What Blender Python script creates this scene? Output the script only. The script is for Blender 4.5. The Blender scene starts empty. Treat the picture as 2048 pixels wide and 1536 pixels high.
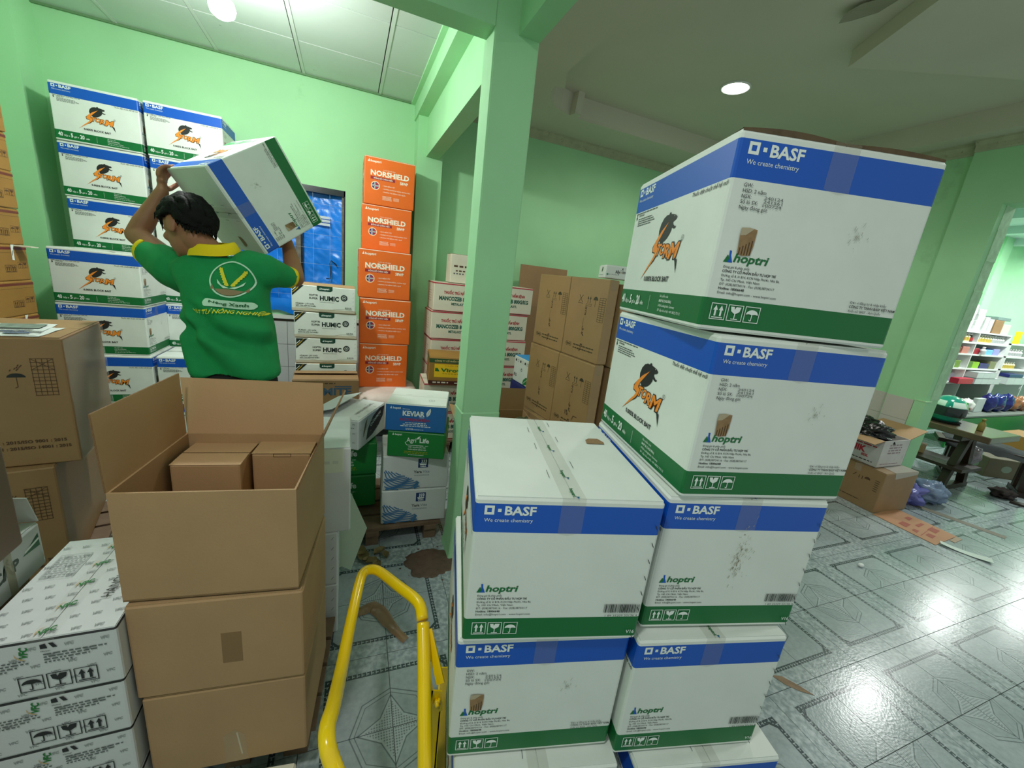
import bpy, bmesh, math, random
from mathutils import Vector, Matrix
from mathutils.bvhtree import BVHTree
from math import sin, cos, pi, radians

scene = bpy.context.scene
COL = scene.collection
rnd = random.Random(7)

# ------------------------------------------------------------------ camera, world, lights, exposure
cam_d = bpy.data.cameras.new('camera')
cam_d.sensor_width = 36.0
cam_d.lens = 36.0 * 803.0 / 2048.0
cam_d.clip_start = 0.05
cam = bpy.data.objects.new('camera', cam_d)
COL.objects.link(cam)
RIGHT = Vector((0.92517632, -0.36267361, 0.11187773))
DOWN = Vector((0.00788859, -0.276335, -0.961029))
FWD = Vector((0.37945559, 0.89000383, -0.25279761))
CAMZ = 1.53
cam.matrix_world = Matrix(((RIGHT.x, -DOWN.x, -FWD.x, 0), (RIGHT.y, -DOWN.y, -FWD.y, 0), (RIGHT.z, -DOWN.z, -FWD.z, CAMZ), (0, 0, 0, 1)))
scene.camera = cam

scene.view_settings.view_transform = 'Standard'
scene.view_settings.look = 'None'
scene.view_settings.exposure = 0.0
scene.view_settings.gamma = 1.0
scene.view_settings.use_curve_mapping = False

world = bpy.data.worlds.new('world')
scene.world = world
world.use_nodes = True
bg = world.node_tree.nodes['Background']
bg.inputs['Color'].default_value = (0.88, 1.0, 0.91, 1)
bg.inputs['Strength'].default_value = 0.46


def light(name, kind, loc, energy, color=(1, 1, 1), size=0.1, rot=(0, 0, 0), spot=None):
    l = bpy.data.lights.new(name, kind)
    l.energy = energy
    l.color = color
    if kind == 'AREA':
        l.shape = 'DISK'
        l.size = size
    else:
        l.shadow_soft_size = size
    if spot:
        l.spot_size = radians(spot)
        l.spot_blend = 0.6
    o = bpy.data.objects.new(name, l)
    o.location = loc
    o.rotation_euler = rot
    COL.objects.link(o)
    return o


LAMP_L = (-0.60, 2.86, 2.70)      # bulb hanging from the panel ceiling of the left bay
LAMP_R = (2.86, 2.87, 3.19)       # recessed downlight of the plaster ceiling
light('bulb_light', 'POINT', (LAMP_L[0], LAMP_L[1], LAMP_L[2] - 0.075), 95, (0.97, 1.0, 0.95), 0.07)
light('downlight_light', 'SPOT', (LAMP_R[0], LAMP_R[1], LAMP_R[2] - 0.03), 60, (1.0, 0.96, 0.86), 0.09, spot=165)
# lamps of the shop beyond the doorway, and two added fill lights near the camera
SHOP_LAMPS = [(5.9, 1.75, 2.98), (8.7, 2.2, 2.98), (11.0, 1.9, 2.98)]
for q, e in zip(SHOP_LAMPS, (34, 85, 75)):
    light('shop_lamp_light', 'AREA', (q[0], q[1], q[2] - 0.035), e, (0.97, 1.0, 0.97), 0.26)
light('room_fill_light', 'AREA', (2.7, 0.3, 2.99), 14, (0.97, 1.0, 0.95), 0.25)  # added fill to brighten the carton fronts, no lamp fixture here
light('bay_fill_light', 'AREA', (-0.6, 0.1, 2.93), 22, (0.97, 1.0, 0.95), 0.25)  # added fill for the left faces and lower left stacks, no fixture


# ------------------------------------------------------------------ helpers
def lin(c):
    c = c / 255.0
    return c / 12.92 if c <= 0.04045 else ((c + 0.055) / 1.055) ** 2.4


def srgb(r, g, b):
    return (lin(r), lin(g), lin(b), 1.0)


MATS = {}


def mat(name, col, rough=0.6, metal=0.0, var=0.0, vscale=8.0, bump=0.0, bscale=60.0, spec=0.5, emit=None, es=1.0, coat=0.0, stain=None, alpha=None):
    """principled material; var = brightness variation of the base colour by noise, stain = (colour, scale, threshold, amount)"""
    if name in MATS:
        return MATS[name]
    m = bpy.data.materials.new(name)
    m.use_nodes = True
    nt = m.node_tree
    N = nt.nodes
    L = nt.links
    b = N['Principled BSDF']
    if len(col) == 3:
        col = srgb(*col)
    b.inputs['Base Color'].default_value = col
    b.inputs['Roughness'].default_value = rough
    b.inputs['Metallic'].default_value = metal
    b.inputs['Specular IOR Level'].default_value = spec
    b.inputs['Coat Weight'].default_value = coat
    if emit:
        b.inputs['Emission Color'].default_value = emit if len(emit) == 4 else srgb(*emit)
        b.inputs['Emission Strength'].default_value = es
    tc = None
    if var or bump or stain:
        tc = N.new('ShaderNodeTexCoord')
    src = None
    if var:
        n = N.new('ShaderNodeTexNoise')
        n.inputs['Scale'].default_value = vscale
        n.inputs['Detail'].default_value = 6
        L.new(tc.outputs['Object'], n.inputs['Vector'])
        r = N.new('ShaderNodeMapRange')
        r.inputs['From Min'].default_value = 0.3
        r.inputs['From Max'].default_value = 0.7
        r.inputs['To Min'].default_value = 1 - var
        r.inputs['To Max'].default_value = 1 + var
        L.new(n.outputs['Fac'], r.inputs['Value'])
        mx = N.new('ShaderNodeVectorMath')
        mx.operation = 'SCALE'
        mx.inputs[0].default_value = col[:3]
        L.new(r.outputs['Result'], mx.inputs['Scale'])
        src = mx.outputs['Vector']
        L.new(src, b.inputs['Base Color'])
    if stain:
        sc, ss, st, sa = stain
        n = N.new('ShaderNodeTexNoise')
        n.inputs['Scale'].default_value = ss
        n.inputs['Detail'].default_value = 8
        n.inputs['Roughness'].default_value = 0.65
        L.new(tc.outputs['Object'], n.inputs['Vector'])
        r = N.new('ShaderNodeMapRange')
        r.inputs['From Min'].default_value = st
        r.inputs['From Max'].default_value = st + 0.12
        r.inputs['To Max'].default_value = sa
        L.new(n.outputs['Fac'], r.inputs['Value'])
        mx = N.new('ShaderNodeMix')
        mx.data_type = 'RGBA'
        mx.inputs['A'].default_value = col
        if src:
            L.new(src, mx.inputs['A'])
        mx.inputs['B'].default_value = srgb(*sc)
        L.new(r.outputs['Result'], mx.inputs['Factor'])
        L.new(mx.outputs['Result'], b.inputs['Base Color'])
    if bump:
        n = N.new('ShaderNodeTexNoise')
        n.inputs['Scale'].default_value = bscale
        n.inputs['Detail'].default_value = 5
        L.new(tc.outputs['Object'], n.inputs['Vector'])
        bp = N.new('ShaderNodeBump')
        bp.inputs['Strength'].default_value = bump
        bp.inputs['Distance'].default_value = 0.004
        L.new(n.outputs['Fac'], bp.inputs['Height'])
        L.new(bp.outputs['Normal'], b.inputs['Normal'])
    if alpha is not None:
        out = N['Material Output']
        tr = N.new('ShaderNodeBsdfTransparent')
        ms = N.new('ShaderNodeMixShader')
        ms.inputs[0].default_value = alpha
        L.new(tr.outputs[0], ms.inputs[1])
        L.new(b.outputs[0], ms.inputs[2])
        L.new(ms.outputs[0], out.inputs['Surface'])
    MATS[name] = m
    return m


class MB:
    """collects geometry for ONE mesh"""

    def __init__(self):
        self.v, self.f, self.mi, self.mats = [], [], [], []
        self.M = Matrix.Identity(4)
        self.uv = None
        self.smooth = []

    def m(self, material):
        if material not in self.mats:
            self.mats.append(material)
        return self.mats.index(material)

    def add(self, verts, faces, material, smooth=False):
        o = len(self.v)
        M = self.M
        self.v += [M @ Vector(p) for p in verts]
        i = self.m(material)
        for f in faces:
            self.f.append([o + k for k in f])
            self.mi.append(i)
            self.smooth.append(smooth)
        return self

    def box(self, x0, y0, z0, x1, y1, z1, material):
        vs = [(x0, y0, z0), (x1, y0, z0), (x1, y1, z0), (x0, y1, z0), (x0, y0, z1), (x1, y0, z1), (x1, y1, z1), (x0, y1, z1)]
        return self.add(vs, [(0, 3, 2, 1), (4, 5, 6, 7), (0, 1, 5, 4), (1, 2, 6, 5), (2, 3, 7, 6), (3, 0, 4, 7)], material)

    def prism(self, poly, z0, z1, material):
        n = len(poly)
        vs = [(p[0], p[1], z0) for p in poly] + [(p[0], p[1], z1) for p in poly]
        fs = [tuple(reversed(range(n))), tuple(range(n, 2 * n))]
        fs += [(i, (i + 1) % n, n + (i + 1) % n, n + i) for i in range(n)]
        return self.add(vs, fs, material)

    def slab(self, a, b, c, d, t, material):
        """four corners of a sheet (counter clockwise seen from outside) with thickness t behind"""
        a, b, c, d = map(Vector, (a, b, c, d))
        n = (b - a).cross(d - a).normalized() * t
        vs = [a, b, c, d, a - n, b - n, c - n, d - n]
        return self.add(vs, [(0, 1, 2, 3), (7, 6, 5, 4), (0, 4, 5, 1), (1, 5, 6, 2), (2, 6, 7, 3), (3, 7, 4, 0)], material)

    def lathe(self, prof, material, seg=16, smooth=True, cx=0, cy=0):
        n = len(prof)
        vs = []
        for k in range(seg):
            a = 2 * pi * k / seg
            for r, z in prof:
                vs.append((cx + r * cos(a), cy + r * sin(a), z))
        fs = []
        for k in range(seg):
            k2 = (k + 1) % seg
            for i in range(n - 1):
                fs.append((k * n + i, k2 * n + i, k2 * n + i + 1, k * n + i + 1))
        return self.add(vs, fs, material, smooth)

    def tube(self, pts, r, material, seg=12, caps=True, smooth=True):
        pts = [Vector(p) for p in pts]
        rr = r if isinstance(r, (list, tuple)) else [r] * len(pts)
        vs, fs = [], []
        ref = None
        for i, p in enumerate(pts):
            t = (pts[min(i + 1, len(pts) - 1)] - pts[max(i - 1, 0)]).normalized()
            if ref is None:
                ref = t.orthogonal().normalized()
            ref = (ref - t * ref.dot(t)).normalized()
            s = t.cross(ref)
            for k in range(seg):
                a = 2 * pi * k / seg
                vs.append(p + (ref * cos(a) + s * sin(a)) * rr[i])
        for i in range(len(pts) - 1):
            for k in range(seg):
                k2 = (k + 1) % seg
                fs.append((i * seg + k, i * seg + k2, (i + 1) * seg + k2, (i + 1) * seg + k))
        if caps:
            fs.append(tuple(reversed(range(seg))))
            fs.append(tuple(range((len(pts) - 1) * seg, len(pts) * seg)))
        return self.add(vs, fs, material, smooth)

    def ellipsoid(self, c, rx, ry, rz, material, seg=16, rings=10, M3=None):
        vs, fs = [], []
        for i in range(rings + 1):
            th = pi * i / rings
            for k in range(seg):
                a = 2 * pi * k / seg
                p = Vector((rx * sin(th) * cos(a), ry * sin(th) * sin(a), -rz * cos(th)))
                if M3 is not None:
                    p = M3 @ p
                vs.append(Vector(c) + p)
        for i in range(rings):
            for k in range(seg):
                k2 = (k + 1) % seg
                fs.append((i * seg + k, i * seg + k2, (i + 1) * seg + k2, (i + 1) * seg + k))
        return self.add(vs, fs, material, True)

    def mesh(self, name):
        me = bpy.data.meshes.new(name)
        me.from_pydata([tuple(p) for p in self.v], [], self.f)
        for m_ in self.mats:
            me.materials.append(m_)
        me.polygons.foreach_set('material_index', self.mi)
        me.polygons.foreach_set('use_smooth', self.smooth)
        me.update()
        return me

    def build(self, name, parent=None, loc=None, rot=None):
        return obj(name, self.mesh(name), parent, loc, rot)


def obj(name, me, parent=None, loc=None, rot=None):
    o = bpy.data.objects.new(name, me)
    COL.objects.link(o)
    if parent is not None:
        o.parent = parent
    if loc is not None:
        o.location = loc
    if rot is not None:
        o.rotation_euler = rot
    return o


def tag(o, label, cat, group=None):
    o['label'] = label
    o['category'] = cat
    if group:
        o['group'] = group
    return o


def thing(name, label, cat, loc=(0, 0, 0), rot=(0, 0, 0), group=None, scale=(1, 1, 1)):
    o = bpy.data.objects.new(name, None)
    o.empty_display_size = 0.05
    COL.objects.link(o)
    o.location = loc
    o.rotation_euler = rot
    o.scale = scale
    return tag(o, label, cat, group)


def struct(o, label=None):
    o['kind'] = 'structure'
    if label:
        o['label'] = label
    return o


# ------------------------------------------------------------------ flat printing
_tc = {}


def glyphs(s, bold):
    s = s.replace('Đ', 'Ð')
    key = (s, bold)
    if key not in _tc:
        c = bpy.data.curves.new('text', 'FONT')
        c.body = s
        c.size = 1.0
        c.resolution_u = 2
        c.offset = bold
        o = bpy.data.objects.new('text', c)
        COL.objects.link(o)
        dg = bpy.context.evaluated_depsgraph_get()
        me = bpy.data.meshes.new_from_object(o.evaluated_get(dg))
        vs = [(v.co.x, v.co.y) for v in me.vertices]
        fs = [tuple(p.vertices) for p in me.polygons]
        bpy.data.objects.remove(o)
        bpy.data.meshes.remove(me)
        bpy.data.curves.remove(c)
        _tc[key] = (vs, fs)
    return _tc[key]


CAP = 0.73


class Pr(MB):
    """flat print: x right, y up on a face given by the matrix; every item lies a hair above the one before"""

    def __init__(self, M=None):
        super().__init__()
        if M is not None:
            self.M = M
        self.lay = 0.0004

    def face(self, M):
        self.M = M
        self.lay = 0.0004
        return self

    def poly(self, pts, material, dl=0.00004):
        self.lay += dl
        n = len(pts)
        a = sum(pts[i][0] * pts[(i + 1) % n][1] - pts[(i + 1) % n][0] * pts[i][1] for i in range(n))
        if a < 0:
            pts = pts[::-1]
        return self.add([(p[0], p[1], self.lay) for p in pts], [tuple(range(n))], material)

    def rect(self, x0, y0, x1, y1, material):
        return self.poly([(x0, y0), (x1, y0), (x1, y1), (x0, y1)], material)

    def frame(self, x0, y0, x1, y1, t, material):
        self.lay += 0.00004
        z = self.lay
        o = [(x0, y0), (x1, y0), (x1, y1), (x0, y1)]
        i = [(x0 + t, y0 + t), (x1 - t, y0 + t), (x1 - t, y1 - t), (x0 + t, y1 - t)]
        return self.add([(p[0], p[1], z) for p in o + i], [(k, (k + 1) % 4, 4 + (k + 1) % 4, 4 + k) for k in range(4)], material)

    def line(self, x0, y0, x1, y1, t, material):
        d = Vector((x1 - x0, y1 - y0))
        n = Vector((-d.y, d.x)).normalized() * t * 0.5
        return self.poly([(x0 + n.x, y0 + n.y), (x0 - n.x, y0 - n.y), (x1 - n.x, y1 - n.y), (x1 + n.x, y1 + n.y)], material)

    def disc(self, x, y, r, material, n=20, ry=None):
        ry = ry or r
        return self.poly([(x + r * cos(2 * pi * k / n), y + ry * sin(2 * pi * k / n)) for k in range(n)], material)

    def ring(self, x, y, r, t, material, n=24):
        self.lay += 0.00004
        vs = [(x + q * cos(2 * pi * k / n), y + q * sin(2 * pi * k / n), self.lay) for q in (r, r - t) for k in range(n)]
        return self.add(vs, [(k, (k + 1) % n, n + (k + 1) % n, n + k) for k in range(n)], material)

    def text(self, s, x, y, cap, material, width=None, bold=0.0, shear=0.0, align='l', rot=0.0):
        vs, fs = glyphs(s, bold)
        if not vs:
            return self
        k = cap / CAP
        x0 = min(v[0] for v in vs)
        x1 = max(v[0] for v in vs)
        kx = k if width is None else width / (x1 - x0)
        wd = (x1 - x0) * kx
        off = 0 if align == 'l' else (-wd / 2 if align == 'c' else -wd)
        self.lay += 0.00004
        cr, sr = cos(rot), sin(rot)
        out = []
        for a, b in vs:
            px = (a - x0) * kx + b * k * shear + off
            py = b * k
            out.append((x + px * cr - py * sr, y + px * sr + py * cr, self.lay))
        return self.add(out, fs, material)

    def words(self, x, y, w, hh, material, seed=0, mean=0.09):
        """a line of print too small to read: word-like dashes"""
        r = random.Random(seed)
        q = x
        self.lay += 0.00004
        vs, fs = [], []
        while q < x + w - 0.002:
            l = min(max(hh * 1.2, w * mean * r.uniform(0.5, 1.5)), x + w - q)
            n = len(vs)
            vs += [(q, y, self.lay), (q + l, y, self.lay), (q + l, y + hh, self.lay), (q, y + hh, self.lay)]
            fs.append((n, n + 1, n + 2, n + 3))
            q += l + hh * 0.9
        return self.add(vs, fs, material)


def face_m(face, w, d, h):
    e = 0.0
    if face == 'front':
        return Matrix(((1, 0, 0, -w / 2), (0, 0, -1, -d / 2 - e), (0, 1, 0, 0), (0, 0, 0, 1)))
    if face == 'right':
        return Matrix(((0, 0, 1, w / 2 + e), (1, 0, 0, -d / 2), (0, 1, 0, 0), (0, 0, 0, 1)))
    if face == 'left':
        return Matrix(((0, 0, -1, -w / 2 - e), (-1, 0, 0, d / 2), (0, 1, 0, 0), (0, 0, 0, 1)))
    if face == 'back':
        return Matrix(((-1, 0, 0, w / 2), (0, 0, 1, d / 2 + e), (0, 1, 0, 0), (0, 0, 0, 1)))
    return Matrix(((1, 0, 0, -w / 2), (0, 1, 0, -d / 2), (0, 0, 1, h + e), (0, 0, 0, 1)))


# ------------------------------------------------------------------ materials
WALL = mat('green wall paint', (164, 218, 168), 0.75, var=0.06, vscale=1.7, bump=0.12, bscale=35, stain=((96, 140, 88), 1.1, 0.66, 0.5))
PILLAR = mat('green pillar paint', (160, 215, 164), 0.7, var=0.05, vscale=3, bump=0.25, bscale=22)
CREAM = mat('worn cornice paint', (176, 178, 150), 0.8, var=0.1, vscale=14, stain=((120, 104, 70), 26, 0.6, 0.8))
PLASTER = mat('ceiling plaster', (206, 202, 186), 0.8, var=0.04, vscale=1.3)
PANEL = mat('ceiling panel', (186, 196, 190), 0.22, var=0.03, vscale=3, stain=((92, 92, 88), 16, 0.67, 0.8))
PANEL_EDGE = mat('panel edge dark', (38, 42, 40), 0.7)
GRID = mat('ceiling grid bar', (190, 200, 192), 0.4)
WHITE = mat('white carton', (222, 227, 222), 0.55, var=0.03, vscale=9, bump=0.08, bscale=120, stain=((150, 152, 140), 6, 0.7, 0.35))
WHITE2 = mat('greyish white carton', (205, 208, 208), 0.5, var=0.03, vscale=9, bump=0.08, bscale=120, stain=((150, 150, 145), 7, 0.68, 0.4))
CREAMW = mat('cream white carton', (222, 214, 196), 0.55, var=0.04, vscale=7, stain=((170, 150, 120), 6, 0.68, 0.4))
KRAFT = mat('kraft cardboard', (170, 136, 98), 0.7, var=0.05, vscale=6, bump=0.15, bscale=150)
KRAFT_IN = mat('kraft cardboard inside', (178, 142, 102), 0.7, var=0.04, vscale=5, bump=0.12, bscale=150)
KRAFT_D = mat('dull brown cardboard', (150, 116, 80), 0.55, var=0.08, vscale=5, bump=0.2, bscale=40)
KRAFT_EDGE = mat('corrugated edge', (120, 88, 55), 0.8, var=0.25, vscale=400)
BLUE = mat('blue print', (4, 84, 190), 0.42)
GREEN = mat('dark green print', (0, 106, 50), 0.45)
WHITE_INK = mat('white ink', (232, 238, 234), 0.5)
BLACK_INK = mat('black ink', (34, 34, 36), 0.5)
GREY_INK = mat('grey ink', (92, 96, 96), 0.5)
FAINT_INK = mat('faint grey ink', (150, 154, 154), 0.5)
ORANGE_INK = mat('orange ink', (244, 142, 44), 0.5)
RED_INK = mat('red ink', (176, 32, 48), 0.5)
BROWN_INK = mat('brown ink', (84, 56, 36), 0.6)
DKGREEN_INK = mat('bottle green ink', (14, 66, 52), 0.5)
GREEN_INK = mat('leaf green ink', (22, 130, 66), 0.5)
TAPE = mat('clear packing tape', (176, 172, 150), 0.14, alpha=0.16)
TAPE_BROWN = mat('shiny brown tape', (130, 100, 64), 0.2, alpha=0.4)
TORN = mat('torn brown paper', (146, 116, 82), 0.85, var=0.15, vscale=90)
TORN_D = mat('torn brown groove', (84, 62, 40), 0.9)
ORANGE = mat('orange carton print', (232, 104, 22), 0.5, var=0.04, vscale=6, bump=0.05)
BLUE2 = mat('bright blue carton print', (30, 104, 176), 0.42, var=0.03)
GREEN2 = mat('grass green carton print', (14, 122, 50), 0.42, var=0.03)
YELLOW = mat('yellow paint', (255, 212, 0), 0.24, coat=0.5, bump=0.03, bscale=30, stain=((120, 96, 20), 40, 0.72, 0.6))
WOOD = mat('grey brown pallet wood', (112, 90, 72), 0.8, var=0.2, vscale=12, bump=0.3, bscale=40)
DWOOD = mat('dark stained wood', (52, 36, 28), 0.35, var=0.2, vscale=9)
STEEL = mat('brushed steel', (150, 150, 146), 0.35, metal=0.9)
SKIN = mat('skin', (150, 100, 72), 0.55, var=0.06, vscale=14)
HAIR = mat('black hair', (9, 8, 8), 0.75, spec=0.2, bump=0.5, bscale=160)
SHIRT = mat('green shirt cloth', (4, 136, 72), 0.85, var=0.06, vscale=20, bump=0.25, bscale=300)
SHIRT_Y = mat('yellow trim cloth', (238, 206, 10), 0.85, bump=0.25, bscale=300)
BLACKC = mat('black cloth', (16, 16, 17), 0.9)

# ================================================================== SETTING
# ------------------------------------------------------------------ floor
def floor_material():
    m = bpy.data.materials.new('printed floor tile')
    m.use_nodes = True
    nt = m.node_tree
    N, L = nt.nodes, nt.links
    b = N['Principled BSDF']

    def val(x):
        return x

    def op(o, a, b_=None, c=None):
        n = N.new('ShaderNodeMath')
        n.operation = o
        for i, q in enumerate((a, b_, c)):
            if q is None:
                continue
            if isinstance(q, (int, float)):
                n.inputs[i].default_value = q
            else:
                L.new(q, n.inputs[i])
        return n.outputs[0]

    def band(x, a, c):
        return op('MULTIPLY', op('GREATER_THAN', x, a), op('LESS_THAN', x, c))
    uv = N.new('ShaderNodeUVMap')
    sp = N.new('ShaderNodeSeparateXYZ')
    L.new(uv.outputs[0], sp.inputs[0])
    u, v = sp.outputs[0], sp.outputs[1]
    mx, mn = op('MAXIMUM', u, v), op('MINIMUM', u, v)
    octd = op('ADD', op('MULTIPLY', mx, 0.9239), op('MULTIPLY', mn, 0.3827))
    line = op('MAXIMUM', band(octd, 0.438, 0.452), band(octd, 0.392, 0.402))
    star = op('ADD', op('MULTIPLY', mx, 0.14), op('MULTIPLY', mn, 0.26))
    line = op('MAXIMUM', line, band(star, 0.0535, 0.0575))
    dots = op('GREATER_THAN', op('MULTIPLY', op('SINE', op('MULTIPLY', op('ADD', u, v), 105.0)), op('SINE', op('MULTIPLY', op('SUBTRACT', u, v), 105.0))), 0.25)
    dots = op('MULTIPLY', dots, op('LESS_THAN', star, 0.047))

    def key(a, c):
        k = band(a, 0.715, 0.778)
        k = op('MULTIPLY', k, op('LESS_THAN', c, 0.778))
        ph = op('FRACT', op('MULTIPLY', c, 17.0))
        h = op('DIVIDE', op('SUBTRACT', a, 0.715), 0.063)
        gap = op('MAXIMUM', op('MULTIPLY', band(ph, 0.62, 0.8), op('GREATER_THAN', h, 0.22)),
                 op('MULTIPLY', band(ph, 0.18, 0.62), band(h, 0.42, 0.62)))
        return op('MULTIPLY', k, op('SUBTRACT', 1.0, gap))
    keys = op('MAXIMUM', key(u, v), key(v, u))
    # small notch of the key line at the corner
    notch = op('MULTIPLY', band(op('ADD', u, v), 1.36, 1.41), op('MULTIPLY', op('GREATER_THAN', mn, 0.62), op('LESS_THAN', mx, 0.775)))
    keys = op('MAXIMUM', keys, notch)
    tc = N.new('ShaderNodeTexCoord')
    no = N.new('ShaderNodeTexNoise')
    no.inputs['Scale'].default_value = 14
    no.inputs['Detail'].default_value = 6
    L.new(uv.outputs[0], no.inputs['Vector'])
    no2 = N.new('ShaderNodeTexNoise')
    no2.inputs['Scale'].default_value = 2.2
    no2.inputs['Detail'].default_value = 4
    geo = N.new('ShaderNodeNewGeometry')
    L.new(geo.outputs['Position'], no2.inputs['Vector'])
    # base colour
    mixn = N.new('ShaderNodeMix')
    mixn.data_type = 'RGBA'
    mixn.inputs['A'].default_value = srgb(136, 149, 152)
    mixn.inputs['B'].default_value = srgb(184, 193, 197)
    border = op('GREATER_THAN', mx, 0.775)
    f = op('ADD', op('MULTIPLY', op('SUBTRACT', no.outputs['Fac'], 0.5), op('ADD', 0.8, op('MULTIPLY', border, 2.4))), op('ADD', 0.35, op('MULTIPLY', op('SUBTRACT', no2.outputs['Fac'], 0.5), 1.2)))
    inside = op('LESS_THAN', octd, 0.392)
    f = op('SUBTRACT', f, op('MULTIPLY', inside, 0.12))
    f = op('ADD', f, op('MULTIPLY', op('LESS_THAN', star, 0.0535), 0.35))
    cl = N.new('ShaderNodeClamp')
    L.new(f, cl.inputs[0])
    L.new(cl.outputs[0], mixn.inputs['Factor'])
    m2 = N.new('ShaderNodeMix')
    m2.data_type = 'RGBA'
    L.new(mixn.outputs['Result'], m2.inputs['A'])
    m2.inputs['B'].default_value = srgb(44, 58, 62)
    dark = op('MAXIMUM', op('MULTIPLY', line, 0.62), op('MULTIPLY', dots, 0.6))
    dark = op('MAXIMUM', dark, op('MULTIPLY', keys, 0.92))
    L.new(dark, m2.inputs['Factor'])
    L.new(m2.outputs['Result'], b.inputs['Base Color'])
    b.inputs['Roughness'].default_value = 0.2
    rr = op('ADD', 0.14, op('MULTIPLY', no2.outputs['Fac'], 0.16))
    L.new(rr, b.inputs['Roughness'])
    # embossed grain
    vo = N.new('ShaderNodeTexVoronoi')
    vo.inputs['Scale'].default_value = 34
    L.new(uv.outputs[0], vo.inputs['Vector'])
    bp = N.new('ShaderNodeBump')
    bp.inputs['Strength'].default_value = 0.06
    bp.inputs['Distance'].default_value = 0.003
    L.new(vo.outputs['Distance'], bp.inputs['Height'])
    L.new(bp.outputs['Normal'], b.inputs['Normal'])
    return m


TILE = floor_material()
GROUT = mat('dark floor joint', (84, 92, 90), 0.8)
PITCH = 0.292
GY = radians(-1.1)
mb = MB()
mb.box(-2.3, -1.0, -0.1, 13.0, 4.4, -0.0035, GROUT)
floor = struct(mb.build('floor'), 'pale patterned tile floor')
tm = bpy.data.meshes.new('tile')
s, g = PITCH, 0.0012
vs = [(g, g, -0.006), (s - g, g, -0.006), (s - g, s - g, -0.006), (g, s - g, -0.006), (g, g, 0), (s - g, g, 0), (s - g, s - g, 0), (g, s - g, 0)]
fs = [(4, 5, 6, 7), (0, 1, 5, 4), (1, 2, 6, 5), (2, 3, 7, 6), (3, 0, 4, 7)]
tm.from_pydata(vs, [], fs)
ul = tm.uv_layers.new(name='UVMap')
for p in tm.polygons:
    for li in p.loop_indices:
        c = vs[tm.loops[li].vertex_index]
        ul.data[li].uv = (c[0] / s, c[1] / s)
tm.materials.append(TILE)
O0 = Vector((0.155, 1.052, 0))
GR = Matrix.Rotation(GY, 4, 'Z')
far = MB()
faruv = []
cells = []
for i in range(-9, 45):
    for j in range(-7, 12):
        c = O0 + GR @ Vector(((i + .5) * s, (j + .5) * s, 0))
        if not (-2.1 < c.x < 12.8 and -0.9 < c.y < 4.2):
            continue
        ci = i if i % 2 == 0 else i + 1
        cj = j if j % 2 == 0 else j + 1
        # motif centres lie on every second joint crossing
        k = {(0, 0): 0, (1, 0): 1, (1, 1): 2, (0, 1): 3}[(i % 2, j % 2)]
        corner = O0 + GR @ Vector((ci * s, cj * s, 0))
        rot = GY + k * pi / 2
        d = c - Vector((0, 0, CAMZ))
        vis = (-0.45 < c.x < 0.75 and 0.4 < c.y < 2.3) or (1.1 < c.x < 5.7 and 0.1 < c.y < 2.1 and c.y < 0.2 + c.x * 0.55)
        # the camera's own view
        z = d.dot(FWD)
        if vis and z > 0.2:
            px = 1024 + 803 * d.dot(RIGHT) / z
            py = 768 + 803 * d.dot(DOWN) / z
            vis = -150 < px < 2200 and py < 1800
        cells.append((vis, z, corner, rot))
near = sorted([c for c in cells if c[0]], key=lambda c: c[1])[:296]
nid = {id(c) for c in near}
for c in near:
    o = obj('tile', tm, floor, c[2], (0, 0, c[3]))
fv, ff, fu = [], [], []
for c in cells:
    if id(c) in nid:
        continue
    Mx = Matrix.Translation(c[2]) @ Matrix.Rotation(c[3], 4, 'Z')
    n = len(fv)
    for p in ((g, g), (s - g, g), (s - g, s - g), (g, s - g)):
        fv.append(tuple(Mx @ Vector((p[0], p[1], 0))))
        fu.append((p[0] / s, p[1] / s))
    ff.append((n, n + 1, n + 2, n + 3))
fm = bpy.data.meshes.new('tiles_beyond')
fm.from_pydata(fv, [], ff)
ul = fm.uv_layers.new(name='UVMap')
for li, l in enumerate(fm.loops):
    ul.data[li].uv = fu[l.vertex_index]
fm.materials.append(TILE)
o = obj('floor_tiling', fm, floor)
o['kind'] = 'stuff'

# ------------------------------------------------------------------ walls
WX0, WX1, WY = -2.15, 4.80, 4.31
WIN = (-0.98, -0.03, 1.03, 2.125)      # window opening in the back wall
mb = MB()
mb.box(WX0 - .2, WY, -0.1, WIN[0], WY + .2, 3.25, WALL)
mb.box(WIN[1], WY, -0.1, WX1 + .2, WY + .2, 3.25, WALL)
mb.box(WIN[0], WY, -0.1, WIN[1], WY + .2, WIN[2], WALL)
mb.box(WIN[0], WY, WIN[3], WIN[1], WY + .2, 3.25, WALL)
wall_back = struct(mb.build('wall_back'), 'green painted back wall')
mb = MB()
mb.box(WX0 - .2, -1.0, -0.1, WX0, WY, 3.25, WALL)
struct(mb.build('wall_left'), 'green painted left wall')
mb = MB()
mb.box(WX0, 4.08, 0, WX0 + .15, WY, 2.97, WALL)
struct(mb.build('trim_1'), 'green corner pilaster of the left wall')
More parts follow.
